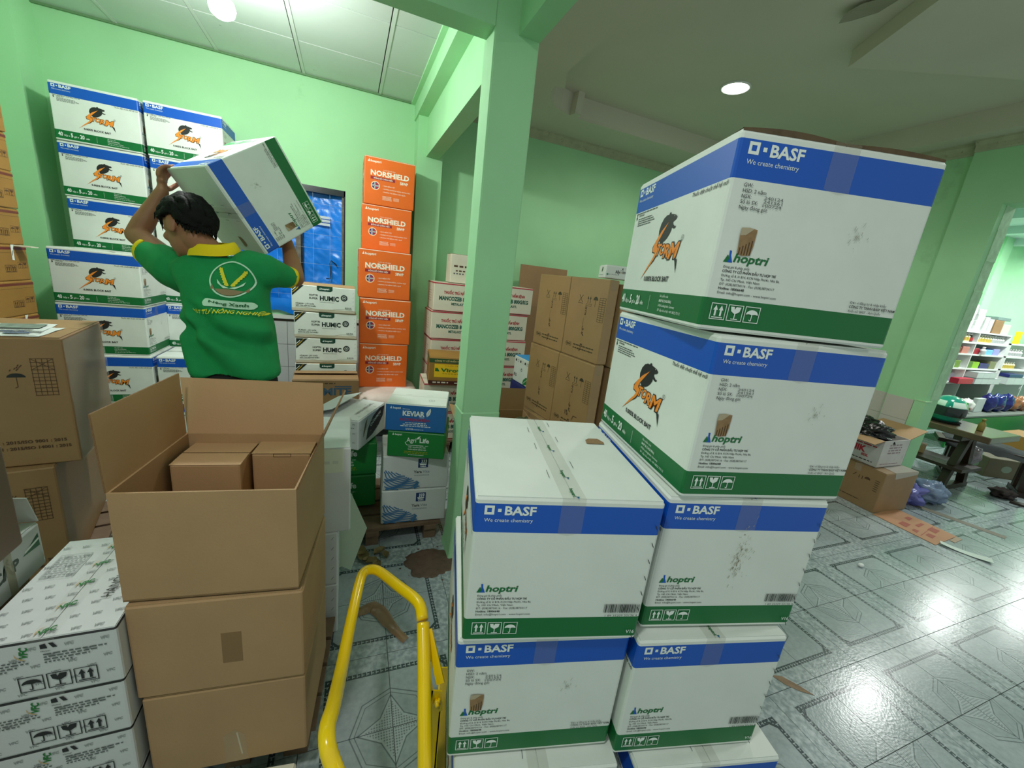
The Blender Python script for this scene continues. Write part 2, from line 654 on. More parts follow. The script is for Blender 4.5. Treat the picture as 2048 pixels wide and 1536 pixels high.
# white wall tiles below the window
WT = mat('white wall tile', (206, 206, 206), 0.18, var=0.04, vscale=2)
WTJ = mat('tile joint', (120, 122, 124), 0.8)
mb = MB()
mb.box(-1.3, -0.001, 0, 0.55, 0.004, 0.93, WTJ)
tb = mb.build('tile_backing', wall_back, (0, WY - 0.004, 0))
tmb = MB()
tmb.box(0.002, -0.006, 0.002, 0.198, 0, 0.218, WT)
wtile = tmb.mesh('tile')
for i in range(9):
    for j in range(4):
        obj('tile', wtile, wall_back, (-0.53 - 0.8 + i * 0.2, WY - 0.004, 0.025 + j * 0.22))
mb = MB()
mb.box(-1.3, WY - 0.03, 0.93, 0.55, WY, 0.965, mat('ledge tile', (222, 224, 220), 0.2))
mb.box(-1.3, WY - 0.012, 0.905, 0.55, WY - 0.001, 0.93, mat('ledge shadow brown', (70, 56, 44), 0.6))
mb.build('ledge', wall_back)

# window with a blue tarpaulin stretched behind its wires
NAVY = mat('navy glazed reveal tile', (20, 24, 38), 0.25)
win = struct(bpy.data.objects.new('window_1', None), 'window closed with a wrinkled blue tarpaulin')
COL.objects.link(win)
win.location = ((WIN[0] + WIN[1]) / 2, WY, WIN[2])
ww, wh = WIN[1] - WIN[0], WIN[3] - WIN[2]
GREYW = mat('weathered grey window bar', (112, 106, 98), 0.8, var=0.3, vscale=30)
mb = MB()
mb.box(-ww / 2, 0.0, wh - 0.05, ww / 2, 0.12, wh, NAVY)
mb.box(-ww / 2, 0.0, 0, -ww / 2 + .028, 0.12, wh, NAVY)
mb.box(ww / 2 - 0.012, 0.0, 0, ww / 2, 0.12, wh, NAVY)
mb.box(ww / 2 - 0.03, 0.02, 0, ww / 2 - 0.012, 0.12, wh - 0.05, GREYW)
mb.box(-ww / 2, 0.0, 0, ww / 2, 0.12, 0.02, NAVY)
mb.build('window_frame', win)
mb = MB()
mb.box(0.06, 0.02, 0.02, 0.10, 0.07, wh - .05, GREYW)
mb.box(0.1, 0.03, 0.02, 0.115, 0.06, wh - .05, NAVY)
mb.build('mullion', win)
wm = MB()
for x in (-0.36, -0.09, 0.205, 0.345):
    wm.tube([(x, 0.012, 0.02), (x, 0.012, wh)], 0.0009, mat('thin pale wire', (196, 206, 214), 0.4), 5)
for z in (0.13, 0.26, 0.425, 0.565, 0.69, 0.825, 0.955):
    wm.tube([(-ww / 2, 0.014, z), (ww / 2, 0.014, z)], 0.0009, mat('thin pale wire', (196, 206, 214), 0.4), 5)
o = wm.build('wire_grille', win)
TARP = mat('blue tarpaulin', (20, 132, 246), 0.3, var=0.1, vscale=6, bump=0.5, bscale=26)
nx, nz = 70, 80
vs, fs = [], []
from mathutils import noise
for j in range(nz + 1):
    for i in range(nx + 1):
        x = -ww / 2 + ww * i / nx
        z = -0.06 + (wh + .04) * j / nz
        n = noise.noise(Vector((x * 6, z * 7, 1.3))) * 0.014 + abs(noise.noise(Vector((x * 15 + z * 9, z * 13, 4)))) * 0.016 + 0.03 * math.exp(-((x - ww / 2) / .1) ** 2)
        vs.append((x, 0.085 - n, z))
for j in range(nz):
    for i in range(nx):
        a = j * (nx + 1) + i
        fs.append((a, a + 1, a + nx + 2, a + nx + 1))
tb = MB()
tb.add(vs, fs, TARP, True)
tarp = tb.build('tarpaulin', None, win.location)
tag(tarp, 'wrinkled blue tarpaulin stretched across the window opening', 'tarpaulin')
pr = Pr(face_m('front', ww, 0.0, 1))
pr.lay = 0.012
for z in (0.875, 0.905, 0.935):
    pr.rect(ww / 2 + .14, z - .1, ww / 2 + 0.345, z - .078, mat('pale print on tarpaulin', (196, 208, 222), 0.4))
pr.build('printed_stripes', tarp, (0, 0.055, 0))
mb = MB()
mb.tube([(0.405, 0.045, 0.42), (0.395, 0.043, 0.44), (0.352, 0.043, 0.47), (0.342, 0.042, 0.44), (0.35, 0.042, 0.36), (0.345, 0.042, 0.3), (0.31, 0.043, 0.3)], 0.005, BLACKC, 6)
c = mb.build('cord', None, win.location)
tag(c, 'short black cord hooked over the blue tarpaulin', 'cord')
# the blue sheet hangs down in front of the wall tiles left of the boxes
vs, fs = [], []
nx, nz = 26, 16
for j in range(nz + 1):
    for i in range(nx + 1):
        x = -0.98 + 0.6 * i / nx
        low = 0.99 + 0.02 * sin(x * 18)
        z = low + (1.12 - low) * j / nz
        vs.append((x, WY - 0.02 - 0.016 * noise.noise(Vector((x * 9, z * 8, 7))) - 0.012, z))
for j in range(nz):
    for i in range(nx):
        a = j * (nx + 1) + i
        fs.append((a, a + 1, a + nx + 2, a + nx + 1))
mb = MB()
mb.add(vs, fs, TARP, True)
mb.build('hem', tarp, -win.location)

# pillar, beams, lintel
mb = MB()


def taper(mb, x0, x1, y0, y1, levels, material):
    n = 0
    vs, fs = [], []
    for z, e in levels:
        vs += [(x0 - e, y0 - e, z), (x1 + e, y0 - e, z), (x1 + e, y1 + e, z), (x0 - e, y1 + e, z)]
    for i in range(len(levels) - 1):
        for k in range(4):
            k2 = (k + 1) % 4
            fs.append((i * 4 + k, i * 4 + k2, i * 4 + 4 + k2, i * 4 + 4 + k))
    mb.add(vs, fs, material)


taper(mb, .537, .735, 1.85, 2.0, [(0, 0.018), (0.03, 0.012), (0.10, 0.006), (0.24, 0.001), (0.80, 0.0015), (0.845, 0.003), (0.852, 0.0), (1.6, 0.0), (2.4, 0.0), (3.03, 0.0)], PILLAR)
pl = struct(mb.build('trim_2'), 'square green pillar beside the carton stacks')
pl.modifiers.new('bevel', 'BEVEL').width = 0.006
mb = MB()
mb.box(.65, 2.0, 2.51, .765, 4.12, 3.25, PILLAR)
mb.box(.556, 2.0, 2.83, .65, 4.31, 2.985, PILLAR)
struct(mb.build('trim_3'), 'green lintel with a ledge from pillar to back wall')
mb = MB()
mb.box(.64, -1.0, 2.49, .735, 1.85, 3.25, PILLAR)
struct(mb.build('trim_4'), 'green ceiling beam running towards the viewer')
mb = MB()
mb.box(WX0, 1.85, 2.495, .537, 1.97, 2.99, PILLAR)
struct(mb.build('trim_5'), 'green ceiling beam across the left bay')
mb = MB()
mb.box(.57, 4.12, 0, .80, WY, 2.99, PILLAR)
struct(mb.build('trim_6'), 'green pilaster on the back wall')

# ------------------------------------------------------------------ left ceiling of loose panels in a grid
mb = MB()
mb.box(WX0, -1.0, 2.992, .64, WY, 3.05, PANEL_EDGE)
cl = struct(mb.build('ceiling'), 'grid ceiling of square grey panels in the left bay')
XL = [WX0] + [-1.564 + .6 * k for k in range(4)] + [.556]
YL = [-.9, -.29, .31, .91, 1.51, 1.85]
rows = [(1.97, 2.52), (2.52, 3.12), (3.12, 3.725), (3.725, 4.31)]
rows += [(a, b) for a, b in zip(YL[:-1], YL[1:])]
for y0, y1 in rows:
    for x0, x1 in zip(XL[:-1], XL[1:]):
        if x1 - x0 < 0.03:
            continue
        mb = MB()
        e = 0.006
        mb.box(x0 + e, y0 + e * .5, 2.97, x1 - e, y1 - e * .5, 2.98, PANEL)
        o = mb.build('panel', cl)
        o.modifiers.new('bevel', 'BEVEL').width = 0.002
for x in XL[1:-1]:
    mb = MB()
    mb.box(x + .006, 1.97, 2.972, x + .024, WY, 2.978, GRID)
    mb.box(x - .006, 1.97, 2.981, x + .006, WY, 2.99, PANEL_EDGE)
    mb.box(x - 0.001, 1.97, 2.966, x + .0225, WY, 2.9695, GRID)
    mb.build('grid_bar', cl)
mb = MB()
mb.box(.52, 1.97, 2.955, .556, WY, 2.97, PILLAR)
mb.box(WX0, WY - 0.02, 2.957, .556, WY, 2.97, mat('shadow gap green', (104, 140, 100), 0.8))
mb.build('edge_trim', cl)

# ------------------------------------------------------------------ plaster ceiling with a raised tray
ZS, ZT = 3.03, 3.20
outline = [(1.47, -1.0), (1.47, 3.05), (1.475, 3.10), (1.585, 3.345), (1.50, 3.36), (1.515, 3.45), (1.56, 3.56), (1.64, 3.66), (1.75, 3.735), (1.87, 3.775), (1.885, 3.70), (1.95, 3.70), (1.965, 3.795), (4.58, 3.80), (4.58, -1.0)]
mb = MB()
mb.box(.735, -1.0, ZT, WX1, WY, ZT + .06, PLASTER)          # raised middle
# soffit: the room rectangle minus the tray outline
from mathutils.geometry import tessellate_polygon
poly = [(.735, -1.0), (.735, WY), (WX1, WY), (WX1, -1.0)] + outline[::-1]
tri = tessellate_polygon([[Vector((q[0], q[1], 0)) for q in poly]])
mb.add([(q[0], q[1], ZS) for q in poly], [tuple(t_) for t_ in tri], PLASTER)
n = len(outline)
vs, fs = [], []
for a in outline:
    vs += [(a[0], a[1], ZS), (a[0], a[1], ZS + .02), (a[0] + (.012 if a[0] < 1.49 else 0), a[1] - (0.025 if a[1] > 3.6 else 0), ZT)]
for i in range(n - 1):
    for k in range(2):
        fs.append((3 * i + k, 3 * i + k + 1, 3 * i + 4 + k, 3 * i + 3 + k))
mb.add(vs, fs, PLASTER)
pc = struct(mb.build('ceiling'), 'plaster ceiling with a raised tray')
mb = MB()
mb.prism([(3.01, 2.11), (2.30, .75), (3.9, .55), (4.55, 1.30)], 3.10, ZT - 0.001, PLASTER)
mb.build('dropped_panel', pc)
mb = MB()
PEEL = mat('peeling plaster paint', (150, 150, 128), 0.85)
vs = [(2.60, 1.95, 3.150), (2.565, 1.90, 3.168), (2.577, 1.83, 3.18), (2.62, 1.76, 3.185), (2.66, 1.70, 3.192), (2.72, 1.74, 3.196), (2.745, 1.84, 3.196), (2.72, 1.90, 3.194), (2.66, 1.92, 3.168)]
mb.add(vs + [(v[0] + .004, v[1] - .004, v[2] + .004) for v in vs], [tuple(range(9)), tuple(reversed(range(9, 18)))] + [(i, 9 + i, 9 + (i + 1) % 9, (i + 1) % 9) for i in range(9)], PEEL)
mb.build('paint_flake', pc)
# cornice of the plaster ceiling
mb = MB()


def cornice(mb, p0, p1, nrm, z1=3.03, z0=2.945, dep=0.035):
    p0, p1, nrm = Vector(p0), Vector(p1), Vector(nrm)
    pts = [(0.002, z0), (dep * .35, z0 + .012), (dep * .5, z0 + .045), (dep, z0 + .07), (dep, z1)]
    vs = [tuple((p0 + nrm * a).to_2d()) + (z,) for a, z in pts] + [tuple((p1 + nrm * a).to_2d()) + (z,) for a, z in pts]
    k = len(pts)
    mb.add(vs, [(i, i + 1, k + i + 1, k + i) for i in range(k - 1)] + [tuple(range(k)), tuple(reversed(range(k, 2 * k)))], CREAM)


cornice(mb, (.80, WY, 0), (WX1, WY, 0), (0, -1, 0))
struct(mb.build('trim_7'), 'worn cream cornice along the back wall')
mb = MB()
cornice(mb, (WX1, WY, 0), (WX1, 2.08, 0), (-1, 0, 0), 3.03, 2.935)
cornice(mb, (WX1 - .05, 2.08, 0), (WX1 - .05, -1.0, 0), (-1, 0, 0), 3.03, 2.945, .045)
struct(mb.build('trim_8'), 'worn cream cornice along the right wall')

# ------------------------------------------------------------------ right wall with the doorway to the shop
mb = MB()
mb.box(WX1, 1.80, -0.1, WX1 + .17, WY, 3.25, WALL)
mb.box(WX1 - .05, 1.80, 0, WX1, 2.08, 3.03, WALL)
mb.box(WX1 - .05, -1.0, 2.525, WX1 + .17, 1.80, 3.25, WALL)
wall_right = struct(mb.build('wall_right'), 'green right wall with a wide doorway to the shop')
CT = mat('cream wall tile', (200, 196, 186), 0.2, var=0.03, vscale=2)
for i, (y0, y1) in enumerate([(1.872, 2.075), (2.09, 2.335), (2.335, 2.58)]):
    x = WX1 - .05 if i == 0 else WX1
    for j in range(5):
        z1 = .88 - j * .2
        mb = MB()
        mb.box(x - .008, y0 + .001, max(z1 - .198, .002), x, y1 - .001, z1, CT)
        mb.build('tile', wall_right)
mb = MB()
mb.box(WX1 - .062, 1.788, 0, WX1 - .03, 1.868, .884, WALL)
mb.box(WX1 - .066, 1.784, .884, WX1 + .03, 1.87, .892, mat('pale green edge strip', (186, 226, 180), 0.6))
struct(mb.build('trim_9'), 'green edge board at the foot of the doorway')
mb = MB()
for k in range(7):
    z0, z1 = 0.9 + k * .24, 0.9 + (k + 1) * .24 - .0
    mb.box(WX1 + 0.02, 1.796 - .003 * (k % 2), z0, WX1 + .172, 1.806, min(z1, 2.525), mat('chipped door jamb plaster', (176, 214, 176), 0.85, var=0.12, vscale=18, bump=0.6, bscale=18))
struct(mb.build('trim_10'), 'rough chipped plaster edge of the doorway')

# the shop behind
SHOPW = mat('light green shop wall', (170, 232, 180), 0.75, var=0.03)
mb = MB()
mb.box(WX1 + .17, 3.42, -0.1, 13.0, 3.55, 3.1, SHOPW)
mb.box(9.35, 3.34, 0, 9.62, 3.42, 3.0, SHOPW)
struct(mb.build('wall_shop'), 'light green back wall of the shop')
mb = MB()
mb.box(13.0, -1.0, -0.1, 13.1, 3.55, 3.1, SHOPW)
struct(mb.build('wall_far'), 'light green far wall of the shop')
mb = MB()
SHOPC = mat('pale blue green shop ceiling', (196, 222, 214), 0.5, var=0.04)
mb.box(WX1 + .17, -1.0, 3.0, 13.1, 3.55, 3.1, SHOPC)
shc = struct(mb.build('ceiling'), 'pale ceiling of the shop')
for k in range(6):
    mb = MB()
    x = 6.3 + k * 1.1
    mb.box(x, -1.0, 2.9, x + .12, 3.42, 3.0, SHOPC)
    mb.build('beam', shc)

# ================================================================== CARTONS
PROTO = {}


def carton_body(w, d, h, bands, base, top=None, r=0.006):
    mb = MB()
    ring = []
    for cx, cy, a0 in ((w / 2 - r, -d / 2 + r, -90), (w / 2 - r, d / 2 - r, 0), (-w / 2 + r, d / 2 - r, 90), (-w / 2 + r, -d / 2 + r, 180)):
        for k in range(3):
            a = radians(a0 + 45 * k)
            ring.append((cx, cy, cos(a), sin(a)))
    zs = [(0, .003), (.004, 0)]
    cuts = sorted({round(b[0] * h, 5) for b in bands} | {round(b[1] * h, 5) for b in bands})
    zs += [(z, 0) for z in cuts if .006 < z < h - .006]
    zs += [(h - .004, 0), (h, .003)]
    n = len(ring)
    vs = []
    for z, e in zs:
        vs += [(cx + nx * (r - e), cy + ny * (r - e), z) for cx, cy, nx, ny in ring]
    for i in range(len(zs) - 1):
        zm = (zs[i][0] + zs[i + 1][0]) / 2 / h
        m_ = base
        for b0, b1, bm in bands:
            if b0 <= zm <= b1:
                m_ = bm
        # keep vertices shared per band strip
        mb.add(vs[i * n:(i + 2) * n], [(k, (k + 1) % n, n + (k + 1) % n, n + k) for k in range(n)], m_)
    mb.add(vs[:n], [tuple(reversed(range(n)))], base)
    mb.add(vs[-n:], [tuple(range(n))], top or base)
    return mb


def flap_meshes(w, d, h, seam, m_, gap=0.0025, t=0.003, lift=(0.0, 0.0)):
    out = []
    for sgn, lf in ((-1, lift[0]), (1, lift[1])):
        mb = MB()
        e = 0.004
        if seam == 'y':
            x0, x1 = sorted((sgn * (w / 2 - e), sgn * gap / 2))
            q = [(x0, -d / 2 + e), (x1, -d / 2 + e), (x1, d / 2 - e), (x0, d / 2 - e)]
            ins = lambda p: abs(p[0]) < w / 4
        else:
            y0, y1 = sorted((sgn * (d / 2 - e), sgn * gap / 2))
            q = [(-w / 2 + e, y0), (w / 2 - e, y0), (w / 2 - e, y1), (-w / 2 + e, y1)]
            ins = lambda p: abs(p[1]) < d / 4
        vs = [(p[0], p[1], h + (lf if ins(p) else 0)) for p in q] + [(p[0], p[1], h + t + (lf if ins(p) else 0)) for p in q]
        mb.add(vs, [(3, 2, 1, 0), (4, 5, 6, 7), (0, 1, 5, 4), (1, 2, 6, 5), (2, 3, 7, 6), (3, 0, 4, 7)], m_)
        out.append(mb.mesh('flap'))
    return out


def tape_mesh(w, d, h, seam, m_, tw=0.05, tail=0.06, marks=None, bottom=False):
    """strip over the seam with a tail down each end face"""
    mb = Pr()
    L = d if seam == 'y' else w
    z = h + .0038
    e = .0008
    # one connected strip: front tail, lid, back tail
    k = L / 2 + e
    low = (h - tail, h - tail - .004, h - tail + .003)
    vs = []
    for u in (-tw / 2, .004, tw / 2):
        lo = h - tail - (.004 if u == .004 else 0) + (.003 if u < 0 else 0)
        for (q, zz) in ((-k, lo), (-k, z), (k, z), (k, lo)):
            vs.append((u, q, zz) if seam == 'y' else (q, -u, zz))
    fs = []
    for i in range(2):
        for j in range(3):
            fs.append((i * 4 + j, (i + 1) * 4 + j, (i + 1) * 4 + j + 1, i * 4 + j + 1))
    mb.add(vs, fs, m_)
    if marks:
        mb.M = Matrix.Translation((0, 0, h + .0042))
        mb.lay = 0
        marks(mb)
        mb.M = Matrix.Identity(4)
    return mb.mesh('tape')


def proto(key, w, d, h, bands, base, top=None, prints=(), seam='y', tape=TAPE, flap=None, tw=0.05, tail=0.06, marks=None, extras=None, bottom=False, lift=(0, 0)):
    hb = h - .004
    parts = [('carton_body', carton_body(w, d, hb, bands, base, top or base).mesh('carton_body'))]
    for m_ in flap_meshes(w, d, hb, seam, flap or top or base, lift=lift):
        parts.append(('flap', m_))
    for face, fn in prints:
        pr = Pr(face_m(face, w, d, h))
        if face in ('left', 'right'):
            fn(pr, d, h)
        elif face == 'top':
            fn(pr, w, d)
        else:
            fn(pr, w, h)
        parts.append(('printing', pr.mesh('printing')))
    if tape:
        parts.append(('tape', tape_mesh(w, d, hb, seam, tape, tw, tail, marks, bottom)))
    for nm, me in (extras(w, d, h) if extras else []):
        parts.append((nm, me))
    PROTO[key] = (w, d, h, parts)


def place(key, label, flb, yaw=0.0, size=None, group=None, name='carton', cat='box', tilt=(0, 0)):
    """flb: the front left bottom corner; size: stretches this copy a little"""
    w0, d0, h0, parts = PROTO[key]
    w, d, h = size or (w0, d0, h0)
    c = Vector(flb) + Matrix.Rotation(yaw, 3, 'Z') @ Vector((w / 2, d / 2, 0))
    r = thing(name, label, cat, c, (tilt[0], tilt[1], yaw), group, (w / w0, d / d0, h / h0))
    for nm, me in parts:
        obj(nm, me, r)
    return r


# ---- signs used on many cartons
def icons(pr, x, y, s, m_, order='agu', gap=0.12, bgd=None):
    for k, c in enumerate(order):
        x0 = x + k * s * (1 + gap)
        pr.frame(x0, y, x0 + s, y + s, s * .045, m_)
        if c == 'a':
            for q in (.32, .68):
                pr.rect(x0 + s * (q - .06), y + s * .22, x0 + s * (q + .06), y + s * .6, m_)
                pr.poly([(x0 + s * (q - .15), y + s * .58), (x0 + s * (q + .15), y + s * .58), (x0 + s * q, y + s * .88)], m_)
            pr.rect(x0 + s * .14, y + s * .1, x0 + s * .86, y + s * .16, m_)
        elif c == 'g':
            pr.poly([(x0 + s * .16, y + s * .88), (x0 + s * .22, y + s * .6), (x0 + s * .44, y + s * .46), (x0 + s * .56, y + s * .46), (x0 + s * .78, y + s * .6), (x0 + s * .84, y + s * .88), (x0 + s * .52, y + s * .88), (x0 + s * .44, y + s * .7), (x0 + s * .4, y + s * .88)], m_)
            pr.rect(x0 + s * .47, y + s * .14, x0 + s * .53, y + s * .48, m_)
            pr.rect(x0 + s * .28, y + s * .1, x0 + s * .72, y + s * .15, m_)
        else:
            pts = [(x0 + s * (.5 + .4 * cos(a)), y + s * (.5 + .3 * sin(a))) for a in [pi * k2 / 10 for k2 in range(11)]]
            pr.poly(pts + [(x0 + s * .3, y + s * .54), (x0 + s * .5, y + s * .5), (x0 + s * .7, y + s * .54)], m_)
            pr.rect(x0 + s * .48, y + s * .18, x0 + s * .53, y + s * .52, m_)
            pr.poly([(x0 + s * .53, y + s * .2), (x0 + s * .53, y + s * .12), (x0 + s * .42, y + s * .1), (x0 + s * .36, y + s * .2), (x0 + s * .4, y + s * .2), (x0 + s * .44, y + s * .15), (x0 + s * .48, y + s * .18)], m_)


def barcode(pr, x0, y0, x1, y1, m_, seed=3):
    r = random.Random(seed)
    x = x0
    while x < x1:
        t = r.choice((.0007, .0007, .0012, .002))
        pr.rect(x, y0, min(x + t, x1), y1, m_)
        x += t + r.choice((.0007, .0011, .0016))


def flask(pr, x, y, s, ma, mb_):
    pr.poly([(x, y), (x + s * .42, y), (x + s * .52, y + s * .3), (x + s * .36, y + s * .62), (x + s * .3, y + s * .62)], mb_)
    pr.poly([(x + s * .34, y), (x + s * .86, y), (x + s * .62, y + s * .62), (x + s * .6, y + s), (x + s * .4, y + s), (x + s * .44, y + s * .5), (x + s * .52, y + s * .3)], ma)


def hoptri(pr, x, y, cap, ma, mt, wd):
    flask(pr, x, y, cap * 1.15, ma, mt)
    pr.text('hoptri', x + cap * 1.05, y + cap * .12, cap * .86, mt, width=wd, bold=.028, shear=.22)


def basf(pr, x, y, k, ink):
    """square, dot, four letters, tagline; k = 1 for the print of the end panel"""
    pr.frame(x, y, x + .0195 * k, y + .0195 * k, .0052 * k, ink)
    pr.rect(x + .0265 * k, y + .006 * k, x + .0335 * k, y + .013 * k, ink)
    pr.text('BASF', x + .0405 * k, y, .0195 * k, ink, width=.0635 * k, bold=.03)
    pr.text('We create chemistry', x + .001 * k, y - .0155 * k, .0082 * k, ink, width=.0985 * k)


def hole(pr, x, y, w, h):
    pts = [(x, y + h * .72), (x + w * .03, y + h), (x + w * .5, y + h * 1.03), (x + w, y + h * .98), (x + w * .98, y + h * .4), (x + w * .9, y + h * .05), (x + w * .4, y), (x + w * .08, y + h * .08)]
    pr.poly(pts, TORN)
    for k in range(5):
        a = x + w * (.14 + .17 * k)
        pr.rect(a, y + h * .04, a + w * .07, y + h * (.3 + .07 * k), TORN_D)
    pr.poly([(x, y + h * .72), (x + w * .03, y + h), (x + w * .5, y + h * 1.03), (x + w * .8, y + h), (x + w * .35, y + h * .75)], mat('torn pale paper', (178, 164, 138), .9))


def smudge(pr, x, y, w, h, seed, m_=FAINT_INK, n=26):
    r = random.Random(seed)
    for k in range(n):
        a, b = x + w * min(max(r.gauss(.5, .22), 0), 1), y + h * min(max(r.gauss(.5, .22), 0), 1)
        l = r.uniform(.002, .009)
        pr.line(a, b, a + l * r.uniform(.1, .5), b + l, r.uniform(.0006, .0014), m_)


ADDR = ['Đóng gói & phân phối:', 'CÔNG TY CỔ PHẦN ĐẦU TƯ HỢP TRÍ', 'Đường số 8, lô B14, KCN Hiệp Phước, Nhà Bè,', 'Tp. Hồ Chí Minh, Việt Nam', 'ĐT: (028)38734116 - Fax: (028)38734117', 'Hotline: 18006648', 'Email: info@hoptri.com - www.hoptri.com']


def end_common(pr, w, h, hole_on):
    basf(pr, .048 * w, .887 * h, 1.0, WHITE_INK)
    hoptri(pr, .051 * w, .366 * h, .018, BLUE, GREEN, .066)
    ws = [.052, .1065, .1165, .078, .110, .051, .118]
    for k, (s_, q) in enumerate(zip(ADDR, ws)):
        pr.text(s_, .058 * w, (.337 - .0225 * k) * h, .0046, BLACK_INK, width=q, bold=.02 if k in (1, 5) else 0)
    icons(pr, .045 * w, .062 * h, .0305, WHITE_INK, 'agu', .12)


def end_dated(pr, w, h):
    end_common(pr, w, h, True)
    for k, s_ in enumerate(['GW:', 'HSD: 2 năm', 'NSX:', 'Số lô SX:', 'Ngày đóng gói:']):
        pr.text(s_, .064 * w, (.738 - .0265 * k) * h, .0066, BLACK_INK)
    for k, s_ in enumerate(['240124', '241561', '100724']):
        pr.text(s_, .172 * w, (.690 - .018 * k) * h, .0055, GREY_INK, width=.036)
    hole(pr, .1 * w, .405 * h, .031, .048)
    for k, (s_, q) in enumerate([('Đơn vị đăng ký & nhập khẩu:', .078), ('CÔNG TY TNHH BASF VIỆT NAM', .098), ('Xuất xứ: BASF - Anh Quốc', .07)]):
        pr.text(s_, .736 * w, (.23 - .023 * k) * h, .0048, BLACK_INK, width=q, bold=.02 if k == 1 else 0)
    smudge(pr, .6 * w, .5 * h, .05, .05, 5, mat('dusty smear', (170, 172, 160), .7), 16)


def end_barcode(pr, w, h):
    end_common(pr, w, h, False)
    barcode(pr, .773 * w, .212 * h, .985 * w, .276 * h, BLACK_INK)
    pr.text('1 89 35209 50136 4', .785 * w, .186 * h, .005, BLACK_INK, width=.076)
    pr.text('V16', .93 * w, .055 * h, .009, WHITE_INK, bold=.01)
    for v in (.825, .705, .59, .47, .357, .24, .02):
        pr.line(.967 * w, (v + .018) * h, .98 * w, (v - .012) * h, .0016, BLACK_INK)


RAT = [(.46, .50), (.425, .545), (.418, .59), (.43, .635), (.455, .668), (.485, .682), (.506, .681), (.512, .694), (.525, .693), (.53, .681), (.556, .676), (.585, .668), (.602, .655), (.598, .643), (.583, .634), (.566, .628), (.572, .612), (.585, .603), (.596, .595), (.604, .6), (.604, .589), (.594, .582), (.58, .585), (.563, .594), (.562, .575), (.548, .55), (.53, .53), (.505, .512)]


def storm_side(pr, d, h):
    basf(pr, .036 * d, .893 * h, .93, WHITE_INK)
    pr.words(.034 * d, .757 * h, .137, .003, GREY_INK, 2, .1)
    pr.poly([(.036 * d, .735 * h), (.058 * d, .735 * h), (.047 * d, .712 * h)], BLACK_INK)
    pr.rect(.043 * d, .728 * h, .051 * d, .755 * h, BLACK_INK)
    pr.text('CẢNH BÁO', .076 * d, .737 * h, .0052, BLACK_INK, bold=.02)
    for k in range(4):
        pr.words(.076 * d, (.715 - .016 * k) * h, .09 + .012 * (k % 3), .0028, GREY_INK, 20 + k)
    pr.text('Thuốc diệt chuột thế hệ mới', .71 * d, .742 * h, .0082, BLACK_INK, width=.127, bold=.008, shear=.2)
    # the rat and the lettering in a bolt shape
    P = lambda q: (q[0] * d, q[1] * h)
    pr.poly([P(q) for q in RAT], BLACK_INK)
    pr.disc(.572 * d, .664 * h, .0012, WHITE_INK, 8)
    bolt = [(.520, .634), (.455, .585), (.402, .525), (.378, .478), (.384, .452), (.418, .442), (.398, .405), (.352, .352), (.283, .262), (.382, .362), (.412, .392), (.438, .428), (.452, .478), (.424, .487), (.436, .520), (.474, .572)]
    big = [(q[0] + (.006 if q[0] > .4 else -.006) , q[1] + (.006 if q[1] > .47 else -.008)) for q in bolt]
    pr.poly([P(q) for q in big], BLACK_INK)
    pr.poly([P(q) for q in bolt], ORANGE_INK)
    x = .425
    for c, wd, cp, y in (('T', .05, .075, .425), ('O', .052, .07, .425), ('R', .058, .085, .405), ('M', .088, .1, .395)):
        for b_, m_ in ((.085, BLACK_INK), (.03, ORANGE_INK)):
            pr.text(c, x * d - (.0022 if b_ > .05 else 0), y * h, cp * h, m_, width=wd * d + (.0046 if b_ > .05 else 0), bold=b_, shear=.28)
        x += wd - .001
    pr.poly([P(q) for q in [(.655, .40), (.69, .385), (.70, .30), (.672, .37)]], BLACK_INK)
    pr.ring(.702 * d, .515 * h, .0058, .0009, BLACK_INK, 16)
    pr.text('R', .698 * d, .508 * h, .005, BLACK_INK)
    pr.text('0.005% BLOCK BAIT', .335 * d, .248 * h, .0115, BLACK_INK, width=.14, bold=.03)
    pr.text('40', .04 * d, .072 * h, .024, WHITE_INK, width=.023, bold=.03)
    pr.text('hộp x', .104 * d, .075 * h, .0105, WHITE_INK, width=.028, bold=.015)
    pr.text('5', .176 * d, .072 * h, .024, WHITE_INK, width=.012, bold=.03)
    pr.text('gói x', .213 * d, .075 * h, .0105, WHITE_INK, width=.024, bold=.015)
    pr.text('20', .278 * d, .072 * h, .024, WHITE_INK, width=.023, bold=.03)
    pr.text('viên', .342 * d, .075 * h, .0105, WHITE_INK, width=.02, bold=.015)
    pr.rect(.467 * d, .05 * h, .469 * d, .15 * h, WHITE_INK)
    for k, (s_, q) in enumerate([('Sản phẩm của:', .044), ('BASF SE (CHLB Đức)', .062), ('67056 Ludwigshafen, Germany', .082), ('ĐT cấp cứu sơ bộ: +49 18022 73112', .112)]):
        pr.text(s_, .59 * d, (.145 - .031 * k) * h, .0056, WHITE_INK, width=q, bold=.02 if k == 1 else 0)


def tape_marks(mb):
    for y, s_ in ((-.15, 1), (-.02, 1), (.12, 1), (.2, 1)):
        flask(mb, -.012, y + .02, .008, BLUE, GREEN)
        mb.text('hoptri', .002, y - .012, .0085, GREEN, width=.032, bold=.03, rot=pi / 2)
    for y in (-.2, -.09, .06):
        mb.line(-.035, y, -.034, y + .035, .0015, GREY_INK)
        mb.line(.034, y + .05, .035, y + .085, .0015, GREY_INK)


def basf_extras(w, d, h):
    # torn hand hole in the lid, and a small curled split at the front lid edge
    pr = Pr(face_m('top', w, d, h))
    hole_pts = [(.21 * w, .38 * d), (.20 * w, .325 * d), (.17 * w, .30 * d), (.10 * w, .295 * d), (.075 * w, .345 * d), (.08 * w, .375 * d)]
    pr.lay = .0008
    pr.poly(hole_pts, TORN)
    return [('hand_hole', pr.mesh('hand_hole'))]


